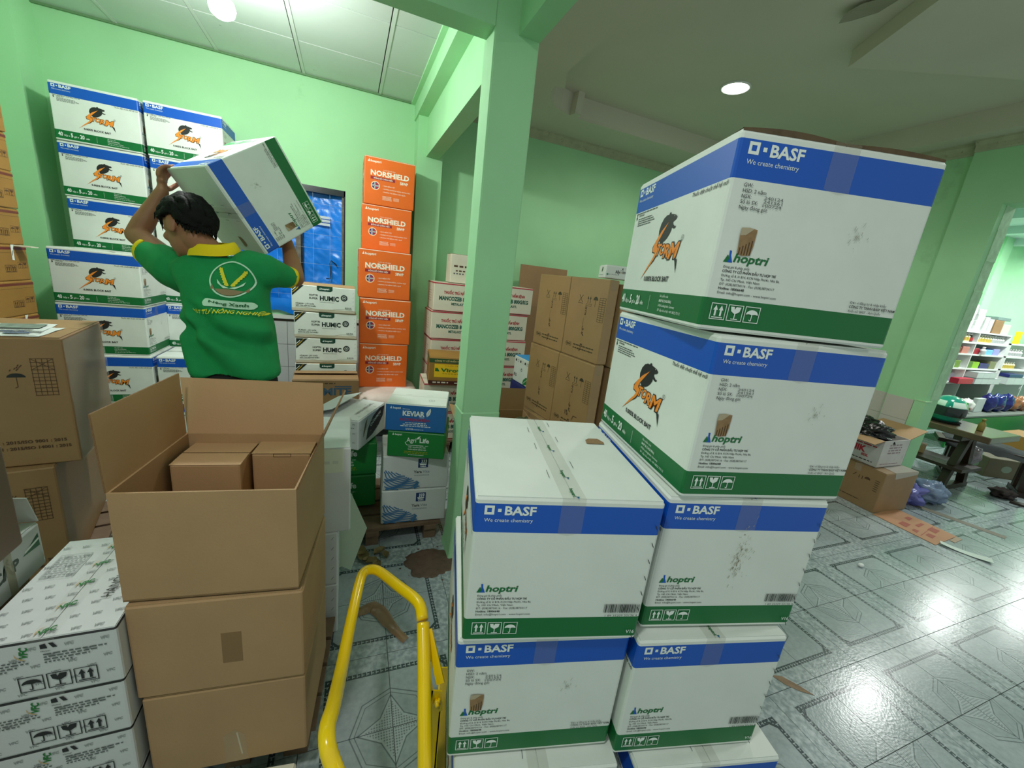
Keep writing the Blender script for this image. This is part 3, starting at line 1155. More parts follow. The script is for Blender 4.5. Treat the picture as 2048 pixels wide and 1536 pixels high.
BANDS = [(.025, .178, GREEN), (.782, .966, BLUE)]
BW, BD, BH = .397, .456, .345
proto('basf', BW, BD, BH, BANDS, WHITE, prints=[('front', end_dated), ('back', end_barcode), ('left', storm_side), ('right', storm_side)], tape=TAPE, tail=.075, marks=tape_marks, extras=basf_extras, bottom=True)


def basf_turned(label, flb, yaw, size=None, group=None):
    """the same carton with its barcode end to the viewer"""
    w, d, h = size or (BW, BD, BH)
    c = Vector(flb) + Matrix.Rotation(yaw, 3, 'Z') @ Vector((w, d, 0))
    return place('basf', label, c, yaw + pi, size, group)


GF = 'foreground block bait cartons on the trolley'
r1 = place('basf', 'large white carton with blue and green bands, highest of right foreground stack', (.619, .586, 1.477), -.301, (.398, .456, .345), GF)
place('basf', 'large banded carton directly under the highest one of right foreground stack', (.651, .559, 1.126), -.213, (.398, .456, .347), GF)
r3 = basf_turned('banded carton with brown smear on its barcode end, third from top on right stack', (.637, .570, .778), -.245, (.392, .456, .345), GF)
basf_turned('banded carton with taped top edge, fourth from top on right foreground stack', (.617, .543, .424), -.235, (.386, .456, .350), GF)
place('basf', 'lowest white banded carton of the right foreground stack, only its lid showing', (.657, .497, .073), -.235, (.397, .456, .348), GF)
basf_turned('white banded carton with bare taped lid on top of the left foreground stack', (.227, .641, .781), -.245, (.388, .45, .347), GF)
place('basf', 'banded carton with brown hand hole patch, second of the left foreground stack', (.223, .653, .432), -.228, (.396, .456, .347), GF)
place('basf', 'lowest white banded carton of the left foreground stack beside the trolley handle', (.230, .608, .075), -.228, (.397, .456, .352), GF)

sp = Pr(face_m('back', BW, BD, BH))
smudge(sp, .47 * BW, .33 * BH, .03, .14, 8, mat('brown smear', (140, 128, 104), .8), 40)
smudge(sp, .44 * BW, .30 * BH, .06, .2, 9, mat('pale brown smear', (170, 164, 144), .8), 60)
obj('smear', sp.mesh('smear'), r3)
# the highest carton's lid has sprung: brown inner board shows along the front edge
mb = MB()
vs, fs = [], []
n = 24
for i in range(n + 1):
    u = i / n
    x = -BW / 2 + .004 + (BW - .008) * u
    top = BH + .001 + .006 * max(0, sin(pi * min(u / .48, 1))) + (.004 * sin(pi * (u - .52) / .48) if u > .52 else 0)
    vs += [(x, -BD / 2 + .003, BH - .003), (x, -BD / 2 + .003, top), (x, -BD / 2 + .03, top - .001), (x, -BD / 2 + .03, BH - .003)]
for i in range(n):
    for k in range(4):
        fs.append((i * 4 + k, (i + 1) * 4 + k, (i + 1) * 4 + (k + 1) % 4, i * 4 + (k + 1) % 4))
mb.add(vs, fs, mat('dark brown liner', (92, 74, 54), .9, var=.2, vscale=60))
obj('lid_edge', mb.mesh('lid_edge'), r1)

# back stacks by the left wall: long printed side to the viewer
GB = 'block bait cartons stacked by the left back wall'
words = ['topmost', 'second from top', 'third from top', 'fourth from top', 'fifth from top', 'sixth from top', 'lowest']
for i in range(7):
    z = .004 + .3466 * (6 - i)
    for col, (xr, yf) in enumerate(((-1.345, 3.92), (-.86, 3.915))):
        j = rnd.uniform(-.008, .008)
        # the front-left-bottom corner of the turned carton is its right front corner in the room
        place('basf', f'carton with rat print, {words[i]} of {("left", "right")[col]} column against back wall', (xr + j, yf + rnd.uniform(0, .01), z), pi / 2 + rnd.uniform(-.012, .012), (.385, .456, .345), GB)
for i in range(4):
    place('basf', f'carton with rat print, {["topmost", "second from top", "third from top", "lowest"][i]} of front column beside brown stack', (-1.303 + (.004, 0, .012, 0)[i], 3.527 + (0, .008, 0, .01)[i], .02 + .3455 * (3 - i)), pi / 2 + (-.006, .006, 0, 0)[i], (.38, .456, .345), GB)
for i in range(2):
    place('basf', f'banded carton {["on top of", "at the bottom of"][i]} the short column right of the tall front column', (-.812, 3.53, .02 + .3455 * (1 - i)), pi / 2, (.37, .456, .345), GB)

# the carton on the man's shoulder
A0 = Vector((-.548, 2.159, 1.83))
U0, V0, W0_ = Vector((.468, .332, -.819)).normalized(), Vector((.695, .434, .574)).normalized(), Vector((-.546, .837, .028)).normalized()
held = thing('carton', 'white banded carton carried tilted on the shoulder of the man', 'box', (0, 0, 0))
ctr = A0 + U0 * (BW / 2) + W0_ * (BD / 2) + V0 * BH
X_, Z_ = -U0, -V0
Y_ = Z_.cross(X_)
held.matrix_world = Matrix(((X_.x, Y_.x, Z_.x, ctr.x), (X_.y, Y_.y, Z_.y, ctr.y), (X_.z, Y_.z, Z_.z, ctr.z), (0, 0, 0, 1)))
for nm, me in PROTO['basf'][3]:
    obj(nm, me, held)


# ---- orange cartons
def norshield(pr, w, h):
    wi = mat('warm white ink', (246, 236, 220), .5)
    flask(pr, .06 * w, .885 * h, .022, wi, wi)
    pr.text('hoptri', .115 * w, .885 * h, .018, wi, width=.085, bold=.03)
    pr.text('THUỐC TRỪ NẤM BỆNH', .36 * w, .745 * h, .0075, wi, width=.10)
    pr.text('NORSHIELD', .12 * w, .62 * h, .042, wi, width=.76 * w, bold=.035)
    pr.rect(.12 * w, .535 * h, .60 * w, .595 * h, mat('wine red print', (150, 24, 48), .5))
    pr.text('ĐỒNG ĐỎ CHÍNH HIỆU', .18 * w, .549 * h, .0115, wi, width=.155, bold=.02)
    pr.text('58WP', .70 * w, .515 * h, .0235, wi, width=.16 * w, bold=.03)
    cx, cy = .215 * w, .405 * h
    pr.disc(cx, cy, .036, mat('pale peach ink', (252, 206, 170), .5), 24)
    pr.disc(cx, cy, .029, mat('navy ink', (38, 42, 110), .5), 24)
    pr.rect(cx - .028, cy - .0045, cx + .028, cy + .0045, wi)
    pr.rect(cx - .010, cy - .028, cx - .001, cy + .028, wi)
    pr.rect(cx - .028, cy - .0018, cx + .028, cy + .0018, mat('navy ink', (38, 42, 110), .5))
    pr.rect(cx - .0072, cy - .028, cx - .0038, cy + .028, mat('navy ink', (38, 42, 110), .5))
    pr.poly([(cx + .004, cy - .008), (cx + .026, cy - .008), (cx + .02, cy - .018), (cx + .004, cy - .024)], RED_INK)
    pr.poly([(cx + .004, cy + .008), (cx + .025, cy + .008), (cx + .02, cy + .018), (cx + .004, cy + .024)], RED_INK)
    for k, s_ in enumerate(['• SẠCH BỆNH TỐT', '• KHÔNG LO KHÁNG RỘNG, KHÔNG TRÔI', '• PHÒNG TRỊ BỆNH HIỆU QUẢ']):
        pr.text(s_, .36 * w, (.415 - .065 * k) * h, .0082, wi, width=(.1, .23, .19)[k], bold=.01)
    for k in range(4):
        pr.words(.36 * w, (.2 - .024 * k) * h, .075, .004, wi, k)
        if k < 3:
            pr.words(.58 * w, (.19 - .024 * k) * h, .045, .004, wi, k + 9)


ORW, ORD, ORH = .415, .36, .386
proto('orange', ORW, ORD, ORH, [(.985, 1, CREAMW)], ORANGE, top=CREAMW, prints=[('front', norshield), ('right', norshield), ('left', norshield)], flap=ORANGE, seam='x')
GO = 'orange fungicide cartons in one tower'
place('orange', 'topmost orange carton of the orange tower', (.117, 3.88, 2.003), .01, (.410, .36, .368), GO)
place('orange', 'second orange carton from the top of the orange tower', (.103, 3.88, 1.636), -.012, (.410, .36, .364), GO)
place('orange', 'third orange carton from the top, jutting forward with a white lid edge', (.079, 3.68, 1.238), .0, (.420, .36, .395), GO)
place('orange', 'fourth orange carton from the top of the orange tower', (.090, 3.68, .846), -.012, (.424, .36, .389), GO)
place('orange', 'lowest orange carton of the orange tower', (.096, 3.68, .447), .002, (.409, .36, .397), GO)
# flat sack the tower stands on
SACK = mat('pinkish white woven sack', (226, 208, 200), .6, var=.06, vscale=14, bump=.4, bscale=30)


def sack(name, label, x0, y0, x1, y1, z0, z1, material, seed=0, dent=.02):
    vs, fs = [], []
    n, m_ = 22, 12
    for j in range(m_ + 1):
        th = pi * j / m_ - pi / 2
        for i in range(n):
            a = 2 * pi * i / n
            p = 8.0
            c, s_ = cos(a), sin(a)
            k = (abs(c) ** p + abs(s_) ** p) ** (-1 / p)
            r = abs(cos(th)) ** .28
            x = (x0 + x1) / 2 + (x1 - x0) / 2 * k * c * r
            y = (y0 + y1) / 2 + (y1 - y0) / 2 * k * s_ * r
            z = (z0 + z1) / 2 + (z1 - z0) / 2 * (1 if th > 0 else -1) * abs(sin(th)) ** .5
            nn = noise.noise(Vector((x * 9 + seed, y * 9, z * 9)))
            x += nn * dent
            y += noise.noise(Vector((x * 8, y * 8 + seed, z * 8))) * dent
            if z > z0 + .01 and abs(th) < 1.2:
                z += noise.noise(Vector((x * 7, y * 7, z * 7 + seed))) * dent
            vs.append((x, y, z))
    for j in range(m_):
        for i in range(n):
            fs.append((j * n + i, j * n + (i + 1) % n, (j + 1) * n + (i + 1) % n, (j + 1) * n + i))
    mb = MB()
    mb.add(vs, fs, material, True)
    return tag(mb.build(name), label, 'sack')


sack('woven_sack', 'pinkish white flat sack under the orange tower', .06, 3.40, .62, 4.08, .11, .45, SACK, 3, .012)


# ---- white humic cartons
def humic(pr, w, h):
    dk = mat('near black green ink', (18, 34, 34), .5)
    gold = mat('gold ink', (196, 160, 60), .45)
    pr.poly([(0.004, h * .97), (.19 * w, h * .97), (0.004, .56 * h)], dk)
    pr.poly([(.13 * w, h * .97), (.142 * w, h * .97), (0.004, .655 * h), (0.004, .68 * h)], gold)
    pr.line(.012 * w, .76 * h, .07 * w, .89 * h, .005, WHITE_INK)
    pr.line(.03 * w, .7 * h, .1 * w, .86 * h, .004, gold)
    pr.poly([(.385 * w, .99 * h), (.63 * w, .99 * h), (.63 * w, .84 * h), (.60 * w, .795 * h), (.415 * w, .795 * h), (.385 * w, .84 * h)], DKGREEN_INK)
    flask(pr, .42 * w, .855 * h, .014, WHITE_INK, WHITE_INK)
    pr.text('hoptri', .455 * w, .86 * h, .0125, WHITE_INK, width=.055, bold=.04)
    pr.text('HOPTRI', .265 * w, .60 * h, .0145, dk, width=.06, bold=.02)
    pr.text('SUPER', .265 * w, .48 * h, .0145, dk, width=.06, bold=.02)
    pr.text('HUMIC', .43 * w, .455 * h, .035, dk, width=.135, bold=.04)
    pr.text('PHÂN BÓN LÁ SINH HỌC', .43 * w, .37 * h, .0068, GREY_INK, width=.1)
    cx, cy = .815 * w, .60 * h
    n = 18
    pr.poly([(cx + (.026 if k % 2 else .0225) * cos(2 * pi * k / (2 * n)), cy + (.026 if k % 2 else .0225) * sin(2 * pi * k / (2 * n))) for k in range(2 * n)], dk)
    pr.disc(cx, cy, .0145, WHITE_INK, 18)
    pr.disc(cx, cy, .012, dk, 18)
    pr.poly([(cx - .008, cy), (cx, cy + .005), (cx + .008, cy), (cx, cy - .005)], WHITE_INK)
    pr.text('HỆ MẠNH - CÂY KHỎE', .06 * w, .27 * h, .0088, dk, width=.125, bold=.02)
    pr.text('ĐẤT TƠI XỐP PHÌ NHIÊU', .06 * w, .19 * h, .0088, dk, width=.138, bold=.02)
    for k in range(24):
        a, b = k / 24, (k + 1) / 24
        f = lambda t: (.12 + .05 * sin(t * 9 + .6)) * h
        pr.line((.05 + .93 * a) * w, f(a), (.05 + .93 * b) * w, f(b), .0018, mat('olive grey ink', (150, 148, 120), .5))
    pr.words(.83 * w, .21 * h, .05, .006, GREY_INK, 4)
    pr.words(.83 * w, .18 * h, .05, .004, GREY_INK, 6)
    for k in range(4):
        pr.line(.955 * w, (.3 + .16 * k) * h, .972 * w, (.34 + .16 * k) * h, .0012, GREY_INK)


proto('humic', .446, .30, .20, [(.0, .12, mat('beige carton edge', (196, 186, 166), .6))], WHITE, prints=[('front', humic), ('left', humic)], top=KRAFT_IN, flap=KRAFT_IN, seam='x', lift=(.012, .006), tape=None)
GH = 'humic fertiliser cartons beside the orange tower'
for i, (x, z, yw) in enumerate(((-.392, 1.113, .030), (-.379, .911, .047), (-.372, .709, .06), (-.378, .507, .03), (-.37, .305, .03), (-.37, .105, .03))):
    place('humic', f'humic carton with black corner flash, {["topmost with a loose brown lid", "second from the top", "third from the top", "fourth from top behind brown carton", "fifth from top", "lowest"][i]} of its stack', (x, 3.45, z), yw, (.446, .30, .2), GH)


def mite(pr, w, h):
    bi = mat('dull blue ink', (62, 88, 112), .6)
    pr.text('COMITE', .12 * w, .6 * h, .055, bi, width=.76 * w, bold=.04)
    pr.rect(.62 * w, .8 * h, .88 * w, .83 * h, bi)
    pr.words(.2 * w, .88 * h, .2, .008, BROWN_INK, 5)


proto('mite', .446, .263, .3, [], KRAFT_D, prints=[('front', mite)], seam='x', lift=(.0, .014), tape=None)
place('mite', 'brown carton with dull blue lettering in front of the humic stack', (-.363, 3.10, .37), .044, None, None)
place('mite', 'brown carton hidden under the brown carton with blue lettering', (-.363, 3.10, .0), .044, (.446, .263, .37), None)


# ---- blue, green and white cartons left of the pillar
def keviar(pr, w, h):
    flask(pr, .07 * w, .80 * h, .013, WHITE_INK, WHITE_INK)
    pr.text('hoptri', .12 * w, .80 * h, .0115, WHITE_INK, width=.04, bold=.03)
    pr.words(.28 * w, .80 * h, .04, .003, WHITE_INK, 3)
    pr.text('KEVIAR', .28 * w, .575 * h, .027, WHITE_INK, width=.365 * w, bold=.045)
    lx, ly = .68 * w, .56 * h
    pr.poly([(lx, ly), (lx - .004, ly + .02), (lx + .004, ly + .036), (lx + .018, ly + .05), (lx + .020, ly + .034), (lx + .015, ly + .014)], WHITE_INK)
    pr.line(lx, ly, lx + .015, ly + .042, .0012, BLUE2)
    pr.text('325SC', .56 * w, .515 * h, .0065, WHITE_INK, width=.024)
    pr.text('ĐẶC TRỊ NẤM BỆNH', .245 * w, .39 * h, .014, RED_INK, width=.49 * w, bold=.03)
    for k in range(3):
        pr.words((.33, .29, .25)[k] * w, (.305 - .06 * k) * h, (.34, .4, .5)[k] * w, .0042, WHITE_INK, k + 4)
    pr.words(.34 * w, .1 * h, .12 * w, .003, WHITE_INK, 8)
    pr.words(.34 * w, .07 * h, .3 * w, .003, WHITE_INK, 9)


def keviar_top(pr, w, d):
    pr.ring(.73 * w, .28 * d, .016, .0012, GREY_INK)
    pr.text('24', .713 * w, .26 * d, .009, GREY_INK)
    pr.line(.25 * w, .56 * d, .36 * w, .56 * d, .0018, GREY_INK)
    pr.line(.62 * w, .57 * d, .73 * w, .57 * d, .0018, GREY_INK)


proto('keviar', .314, .287, .154, [(.975, 1, WHITE)], BLUE2, top=WHITE, prints=[('front', keviar), ('right', keviar), ('top', keviar_top)], seam='x', tape=None)


def agri(pr, w, h):
    flask(pr, .08 * w, .84 * h, .012, WHITE_INK, WHITE_INK)
    pr.text('hoptri', .13 * w, .84 * h, .0105, WHITE_INK, width=.036, bold=.03)
    pr.text('Agri', .33 * w, .60 * h, .027, WHITE_INK, width=.17 * w, bold=.012)
    pr.text('Life', .56 * w, .60 * h, .027, WHITE_INK, width=.165 * w, bold=.03)
    for k in range(10):
        a = pi + (pi / 2) * k / 10
        b = pi + (pi / 2) * (k + 1) / 10
        c = (.365 * w, .60 * h)
        pr.line(c[0] + .016 * cos(a), c[1] + .018 * sin(a), c[0] + .016 * cos(b), c[1] + .018 * sin(b), .003, WHITE_INK)
    pr.rect(.36 * w, .472 * h, .63 * w, .492 * h, WHITE_INK)
    pr.poly([(.5 * w, .72 * h), (.545 * w, .74 * h), (.575 * w, .86 * h), (.53 * w, .82 * h)], WHITE_INK)
    pr.words(.66 * w, .475 * h, .05 * w, .003, WHITE_INK, 1)
    pr.text('DIỆT KHUẨN SÂU HẠI', .37 * w, .39 * h, .0075, WHITE_INK, width=.3 * w, bold=.01)
    pr.text('THÁN BỆNH BÊNH HẠI', .36 * w, .30 * h, .0075, WHITE_INK, width=.32 * w, bold=.01)
    yo = mat('ochre ink', (150, 160, 30), .5)
    for k in range(2):
        pr.words(.3 * w, (.22 - .06 * k) * h, .42 * w, .004, yo, k + 2)
    pr.words(.37 * w, .1 * h, .27 * w, .003, WHITE_INK, 7)


proto('agri', .304, .287, .149, [], GREEN2, prints=[('front', agri), ('right', agri)], seam='x', tape=None)


def yara(pr, w, h):
    nv = mat('yara navy ink', (24, 56, 108), .5)
    x0, y0, s_ = .52 * w, .62 * h, .055
    pr.rect(x0, y0, x0 + s_, y0 + s_, nv)
    pr.poly([(x0 + .007, y0 + .026), (x0 + .048, y0 + .024), (x0 + .043, y0 + .016), (x0 + .012, y0 + .016)], WHITE_INK)
    for k in range(3):
        q = x0 + .016 + .011 * k
        pr.poly([(q, y0 + .028), (q + .004, y0 + .040), (q, y0 + .049), (q + .008, y0 + .049), (q + .0095, y0 + .04), (q + .007, y0 + .028)], WHITE_INK)
    pr.text('YARA', x0 + .010, y0 + .004, .0085, WHITE_INK, width=.035, bold=.05)
    pr.text('Yara', .455 * w, .465 * h, .0165, GREY_INK, width=.046, bold=.04)
    pr.text('Vita', .595 * w, .465 * h, .0165, mat('slate ink', (92, 116, 140), .5), width=.038)
    pr.text('HYDROPHOS', .47 * w, .375 * h, .0085, mat('slate ink', (92, 116, 140), .5), width=.082)
    # fingerprint-like field waves in the lower left corner
    lb = mat('steel blue ink', (52, 110, 160), .5)
    cx, cy = .28 * w, .62 * h
    for k in range(15):
        r0 = .012 + .0108 * k
        prev = None
        n = 30
        for i in range(n + 1):
            a = pi * 1.0 + pi * i / n
            rr = r0 * (1 + .05 * sin(a * 7 + k))
            x, y = cx + rr * cos(a) * 1.25, cy + rr * sin(a) * .95 - .006
            lim = .62 * h - abs(x - .05 * w) * .42 - .004 if x > .03 * w else .62 * h
            ok = .012 * w < x < .56 * w and .012 * h < y < lim
            if ok and prev:
                pr.line(prev[0], prev[1], x, y, .0058, lb)
            prev = (x, y) if ok else None


proto('yara', .36, .30, .208, [], WHITE2, prints=[('front', yara)], seam='x')
place('keviar', 'bright blue carton with a white lid on top of the stack left of the pillar', (.186, 2.07, .684), -.274)
place('agri', 'grass green carton between the blue carton and the white wave cartons', (.20, 2.07, .533), -.30)
GY_ = 'white cartons with blue wave print'
place('yara', 'white carton with blue wave print, upper of the two beside the pillar', (.183, 2.072, .323), -.05, None, GY_)
place('yara', 'white carton with blue wave print, lower of the two standing on the pallet', (.180, 2.068, .113), -.05, None, GY_)
GA = 'green cartons behind the white carton stack'
place('agri', 'upper green carton under the opened white carton', (-.226, 2.25, .335), .0, (.388, .287, .2), GA)
place('agri', 'lower green carton standing on the pallet under the opened white carton', (-.228, 2.25, .128), .0, (.388, .287, .205), GA)


# pallets
def pallet(label, x0, y0, x1, y1, z, yaw=0):
    cx, cy = (x0 + x1) / 2, (y0 + y1) / 2
    t = thing('pallet', label, 'pallet', (cx, cy, 0), (0, 0, yaw))
    w, d = x1 - x0, y1 - y0
    n = max(4, int(d / .13))
    mb = MB()
    bw = d / n
    mb.box(-w / 2, -bw * .43, 0, w / 2, bw * .43, .018, WOOD)
    me = mb.mesh('slat')
    for k in range(n):
        obj('slat', me, t, (0, -d / 2 + (k + .5) * bw, z - .018))
    mb = MB()
    mb.box(-.035, -d / 2, 0, .035, d / 2, .025, WOOD)
    be = mb.mesh('bearer')
    mb = MB()
    mb.box(-.034, -.045, 0, .034, .045, z - .043, WOOD)
    bl = mb.mesh('block')
    for x in (-w / 2 + .06, 0, w / 2 - .06):
        obj('bearer', be, t, (x, 0, z - .043))
        for y in (-d / 2 + .06, 0, d / 2 - .06):
            obj('block', bl, t, (x, y, 0))
    return t


pallet('worn wooden pallet under the white wave cartons and green cartons', -.245, 2.03, .515, 2.62, .108)


# ---- opened white carton with dark leaf print
def vfc_mark(pr, x, y, s, rot=0.0, faint=False):
    g_ = FAINT_INK if faint else mat('sign green ink', (28, 116, 48), .5)
    pr.text('VFC', x, y, s, g_, width=s * 2.2, bold=.04, shear=.2, rot=rot)
    if not faint:
        cr, sr = cos(rot), sin(rot)
        q = [(-.35, .1), (-.1, .9), (.5, 1.5), (1.2, 1.6), (.5, 1.35), (.1, .8)]
        pr.poly([(x + s * (a * cr - b * sr), y + s * (a * sr + b * cr)) for a, b in q], mat('tan ink', (196, 164, 110), .5))


def vfc_field(pr, x0, y0, x1, y1, nx, ny, s):
    for j in range(ny):
        for i in range(nx):
            vfc_mark(pr, x0 + (x1 - x0) * (i + .5 * (j % 2)) / nx, y0 + (y1 - y0) * j / ny, s, .1, True)


def vfc_end(pr, w, h):
    vfc_field(pr, .04 * w, .06 * h, 1.0 * w, .98 * h, 4, 6, .0075)
    vfc_mark(pr, .40 * w, .70 * h, .0135, pi / 2 - .1)
    pr.poly([(.49 * w, .83 * h), (.49 * w, .90 * h), (.525 * w, .915 * h), (.535 * w, .83 * h)], BLACK_INK)
    pr.poly([(.545 * w, .915 * h), (.575 * w, .915 * h), (.60 * w, .83 * h), (.57 * w, .83 * h)], BLACK_INK)
    pr.text('Miclear', .49 * w, .775 * h, .004, BLACK_INK)
    for k in range(4):
        pr.words(.50 * w, (.72 - .045 * k) * h, (.42, .36, .3, .18)[k] * w, .0032, GREY_INK, k)
        pr.words(.06 * w, (.66 - .045 * k) * h, (.32, .34, .28, .2)[k] * w, .0032, GREY_INK, k + 7)
    icons(pr, .31 * w, .13 * h, .0413, BLACK_INK, 'uga', .12)


def vfc_top(pr, w, d):
    vfc_field(pr, .03 * w, .03 * d, .98 * w, .98 * d, 6, 9, .008)
    for k in range(5):
        vfc_mark(pr, .46 * w, (.02 + .2 * k) * d, .0135, .45)
    pr.text('HANDLE WITH CARE', .80 * w, .28 * d, .022, BLACK_INK, width=.24, rot=pi / 2)
    pr.frame(.08 * w, .55 * d, .34 * w, .80 * d, .0014, FAINT_INK)
    for k in range(9):
        pr.words(.09 * w, (.57 + .024 * k) * d, .06, .004, FAINT_INK, k)


proto('vfc', .257, .37, .157, [(.975, .995, BLACK_INK)], WHITE2, prints=[('front', vfc_end), ('top', vfc_top)], seam='y', tape=mat('glossy clear tape', (225, 225, 220), .1, alpha=.12), tw=.045, tail=.03)
GV = 'white herbicide cartons in the lower left stack'
for i, (dx, z) in enumerate(((.0, .503), (-.004, .345), (-.006, .187), (-.002, .029))):
    place('vfc', f'white carton with faint logos, {["topmost with its whole lid showing", "second from the top", "third from the top", "lowest"][i]} of the lower left stack', (-.744 + dx, 1.0 + (0, .002, .004, 0)[i], z), (-.012, -.004, .0, 0)[i], None, GV)


def leafbox_side(pr, d, h):
    pr.poly([(.26 * d, .14 * h), (.32 * d, .5 * h), (.5 * d, .82 * h), (.75 * d, .96 * h), (.95 * d, .92 * h), (.9 * d, .6 * h), (.72 * d, .34 * h), (.48 * d, .18 * h)], mat('leaf navy', (26, 30, 48), .5))
    pr.poly([(.16 * d, .3 * h), (.26 * d, .6 * h), (.3 * d, .9 * h), (.22 * d, .75 * h), (.17 * d, .5 * h)], mat('dull bronze ink', (110, 92, 66), .5))
    pr.text('CHAMPION', .42 * d, .50 * h, .018, WHITE_INK, width=.4 * d, bold=.03, rot=.32)
    pr.words(.4 * d, .68 * h, .12, .005, FAINT_INK, 3)
    vfc_field(pr, .05 * d, .05 * h, 1.0 * d, .9 * h, 4, 3, .006)


def leafbox_top(pr, w, d):
    vfc_field(pr, .03 * w, .03 * d, .98 * w, .98 * d, 5, 7, .007)
    pr.text('HANDLE WITH CARE', .83 * w, .24 * d, .017, GREY_INK, width=.2, rot=pi / 2)


proto('vfc_open', .30, .345, .17, [], WHITE2, prints=[('front', vfc_end), ('right', leafbox_side), ('top', leafbox_top)], seam='y', tape=None, lift=(.045, .004))
place('vfc_open', 'white carton with a dark leaf on its side and one lid flap ajar', (-.209, 2.264, .546), -.48)

# ---- brown cartons of the foreground stack
def plain_tape(pr, w, h):
    pr.rect(.46 * w, .3 * h, .60 * w, .78 * h, TAPE_BROWN)


def kraft_open(w, d, h, flaps, t=.005):
    """open carton: shell with four walls and a floor; flaps: {side: (length, angle from upright, shape)}"""
    out = []
    mb = MB()
    W, D = w / 2, d / 2
    for (x0, y0, x1, y1) in ((-W, -D, W, -D + t), (-W, D - t, W, D), (-W, -D + t, -W + t, D - t), (W - t, -D + t, W, D - t)):
        mb.box(x0, y0, 0, x1, y1, h, KRAFT)
    mb.box(-W, -D, 0, W, D, t, KRAFT_IN)
    out.append(('carton_body', mb.mesh('carton_body')))
    for side, (L, ang, spread) in flaps.items():
        mb = MB()
        c, s_ = cos(ang), sin(ang)
        if side == 'left':
            a, b = Vector((-W, -D + .002, h)), Vector((-W, D - .002, h))
            dirv = Vector((-s_, 0, c))
        elif side == 'right':
            a, b = Vector((W, D - .002, h)), Vector((W, -D + .002, h))
            dirv = Vector((s_, 0, c))
        elif side == 'back':
            a, b = Vector((-W + .002, D, h)), Vector((W - .002, D, h))
            dirv = Vector((0, s_, c))
        else:
            a, b = Vector((W - .002, -D, h)), Vector((-W + .002, -D, h))
            dirv = Vector((0, -s_, c))
        e = (b - a).normalized()
        a2 = a + dirv * L + e * spread[0]
        b2 = b + dirv * L + e * spread[1]
        # sheet with corrugated edges
        n = (b - a).cross(dirv).normalized() * (t * .8)
        q = [a, b, b2, a2]
        vs = q + [p - n for p in q]
        mb.add(vs, [(0, 1, 2, 3)], KRAFT_IN)
        mb.add(vs, [(7, 6, 5, 4)], KRAFT)
        mb.add(vs, [(0, 4, 5, 1), (1, 5, 6, 2), (2, 6, 7, 3), (3, 7, 4, 0)], KRAFT_EDGE)
        out.append(('flap', mb.mesh('flap')))
    return out


def place_parts(parts, label, c, yaw=0, name='carton', group=None, cat='box'):
    r = thing(name, label, cat, c, (0, 0, yaw), group)
    for nm, me in parts:
        obj(nm, me, r)
    return r


FY = radians(-7.5)


def centre(flb, yaw, w, d):
    return Vector(flb) + Matrix.Rotation(yaw, 3, 'Z') @ Vector((w / 2, d / 2, 0))


fw, fd, fh = .377, .345, .288
F1 = (-.487, 1.037, .690)
place_parts(kraft_open(fw, fd, fh, {'left': (.185, radians(1), (-.004, -.002)), 'back': (.165, radians(15), (-.026, -.008)), 'right': (.165, radians(22), (.0, .012))}),
            'open brown carton with raised flaps and two small cartons inside', centre(F1, FY, fw, fd), FY)
ic = Matrix.Translation(centre(F1, FY, fw, fd)) @ Matrix.Rotation(FY, 4, 'Z')


def small_kraft(w, d, h, slot):
    parts = [('carton_body', carton_body(w, d, h - .003, [], KRAFT_IN).mesh('carton_body'))]
    mb = MB()
    if not slot:
        mb.add([(-w / 2, -d / 2, h - .003), (w / 2, -d / 2, h - .003), (w / 2, -.004, h), (-w / 2, -.004, h)], [(0, 1, 2, 3)], KRAFT_IN)
        mb.add([(-w / 2, .0, h), (w / 2, .0, h), (w / 2, d / 2, h - .003), (-w / 2, d / 2, h - .003)], [(0, 1, 2, 3)], KRAFT_IN)
    else:
        mb.add([(-w / 2, -d / 2, h - .001), (w / 2, -d / 2, h - .001), (w / 2, d / 2, h), (-w / 2, d / 2, h)], [(0, 1, 2, 3)], KRAFT_IN)
    parts.append(('lid', mb.mesh('lid')))
    if slot:
        pr = Pr(face_m('front', w, d, h))
        pr.frame(.36 * w, h - .012, .66 * w, h - .0005, .0012, TORN_D)
        parts.append(('slot', pr.mesh('slot')))
    return parts


p = ic @ Vector((-.083, .095, .0055))
place_parts(small_kraft(.168, .145, .255, False), 'small brown carton with a folded lid inside the open carton', p, FY)
p = ic @ Vector((.088, .125, .0055))
place_parts(small_kraft(.158, .085, .258, True), 'taller small brown carton with a slot, right one inside the open carton', p, FY)
proto('kraft_taped', .38, .345, .285, [], KRAFT, prints=[('front', lambda pr, w, h: pr.rect(.5 * w, .28 * h, .62 * w, .62 * h, TAPE_BROWN))], seam='x', tape=None)
proto('kraft_shiny', .38, .345, .275, [], KRAFT, prints=[('front', lambda pr, w, h: (pr.poly([(.45 * w, .02 * h), (.60 * w, .02 * h), (.585 * w, .36 * h), (.52 * w, .44 * h), (.45 * w, .38 * h)], mat('crumpled clear tape', (200, 180, 150), .08, alpha=.35)), pr.line(.56 * w, .1 * h, .535 * w, .4 * h, .004, mat('tape glint', (226, 214, 190), .1, alpha=.6))))], seam='x', tape=None)
place('kraft_taped', 'plain brown carton with a square of tape, middle of the foreground brown stack', (-.484, 1.025, .402), radians(-6.3), (.383, .345, .284))
place('kraft_shiny', 'plain brown carton with crumpled shiny tape, lowest of the foreground brown stack', (-.478, 1.026, .118), radians(-6), (.378, .345, .28))
pallet('dark wooden pallet under the foreground brown stack', -.50, 1.06, -.06, 1.50, .113, radians(-6))
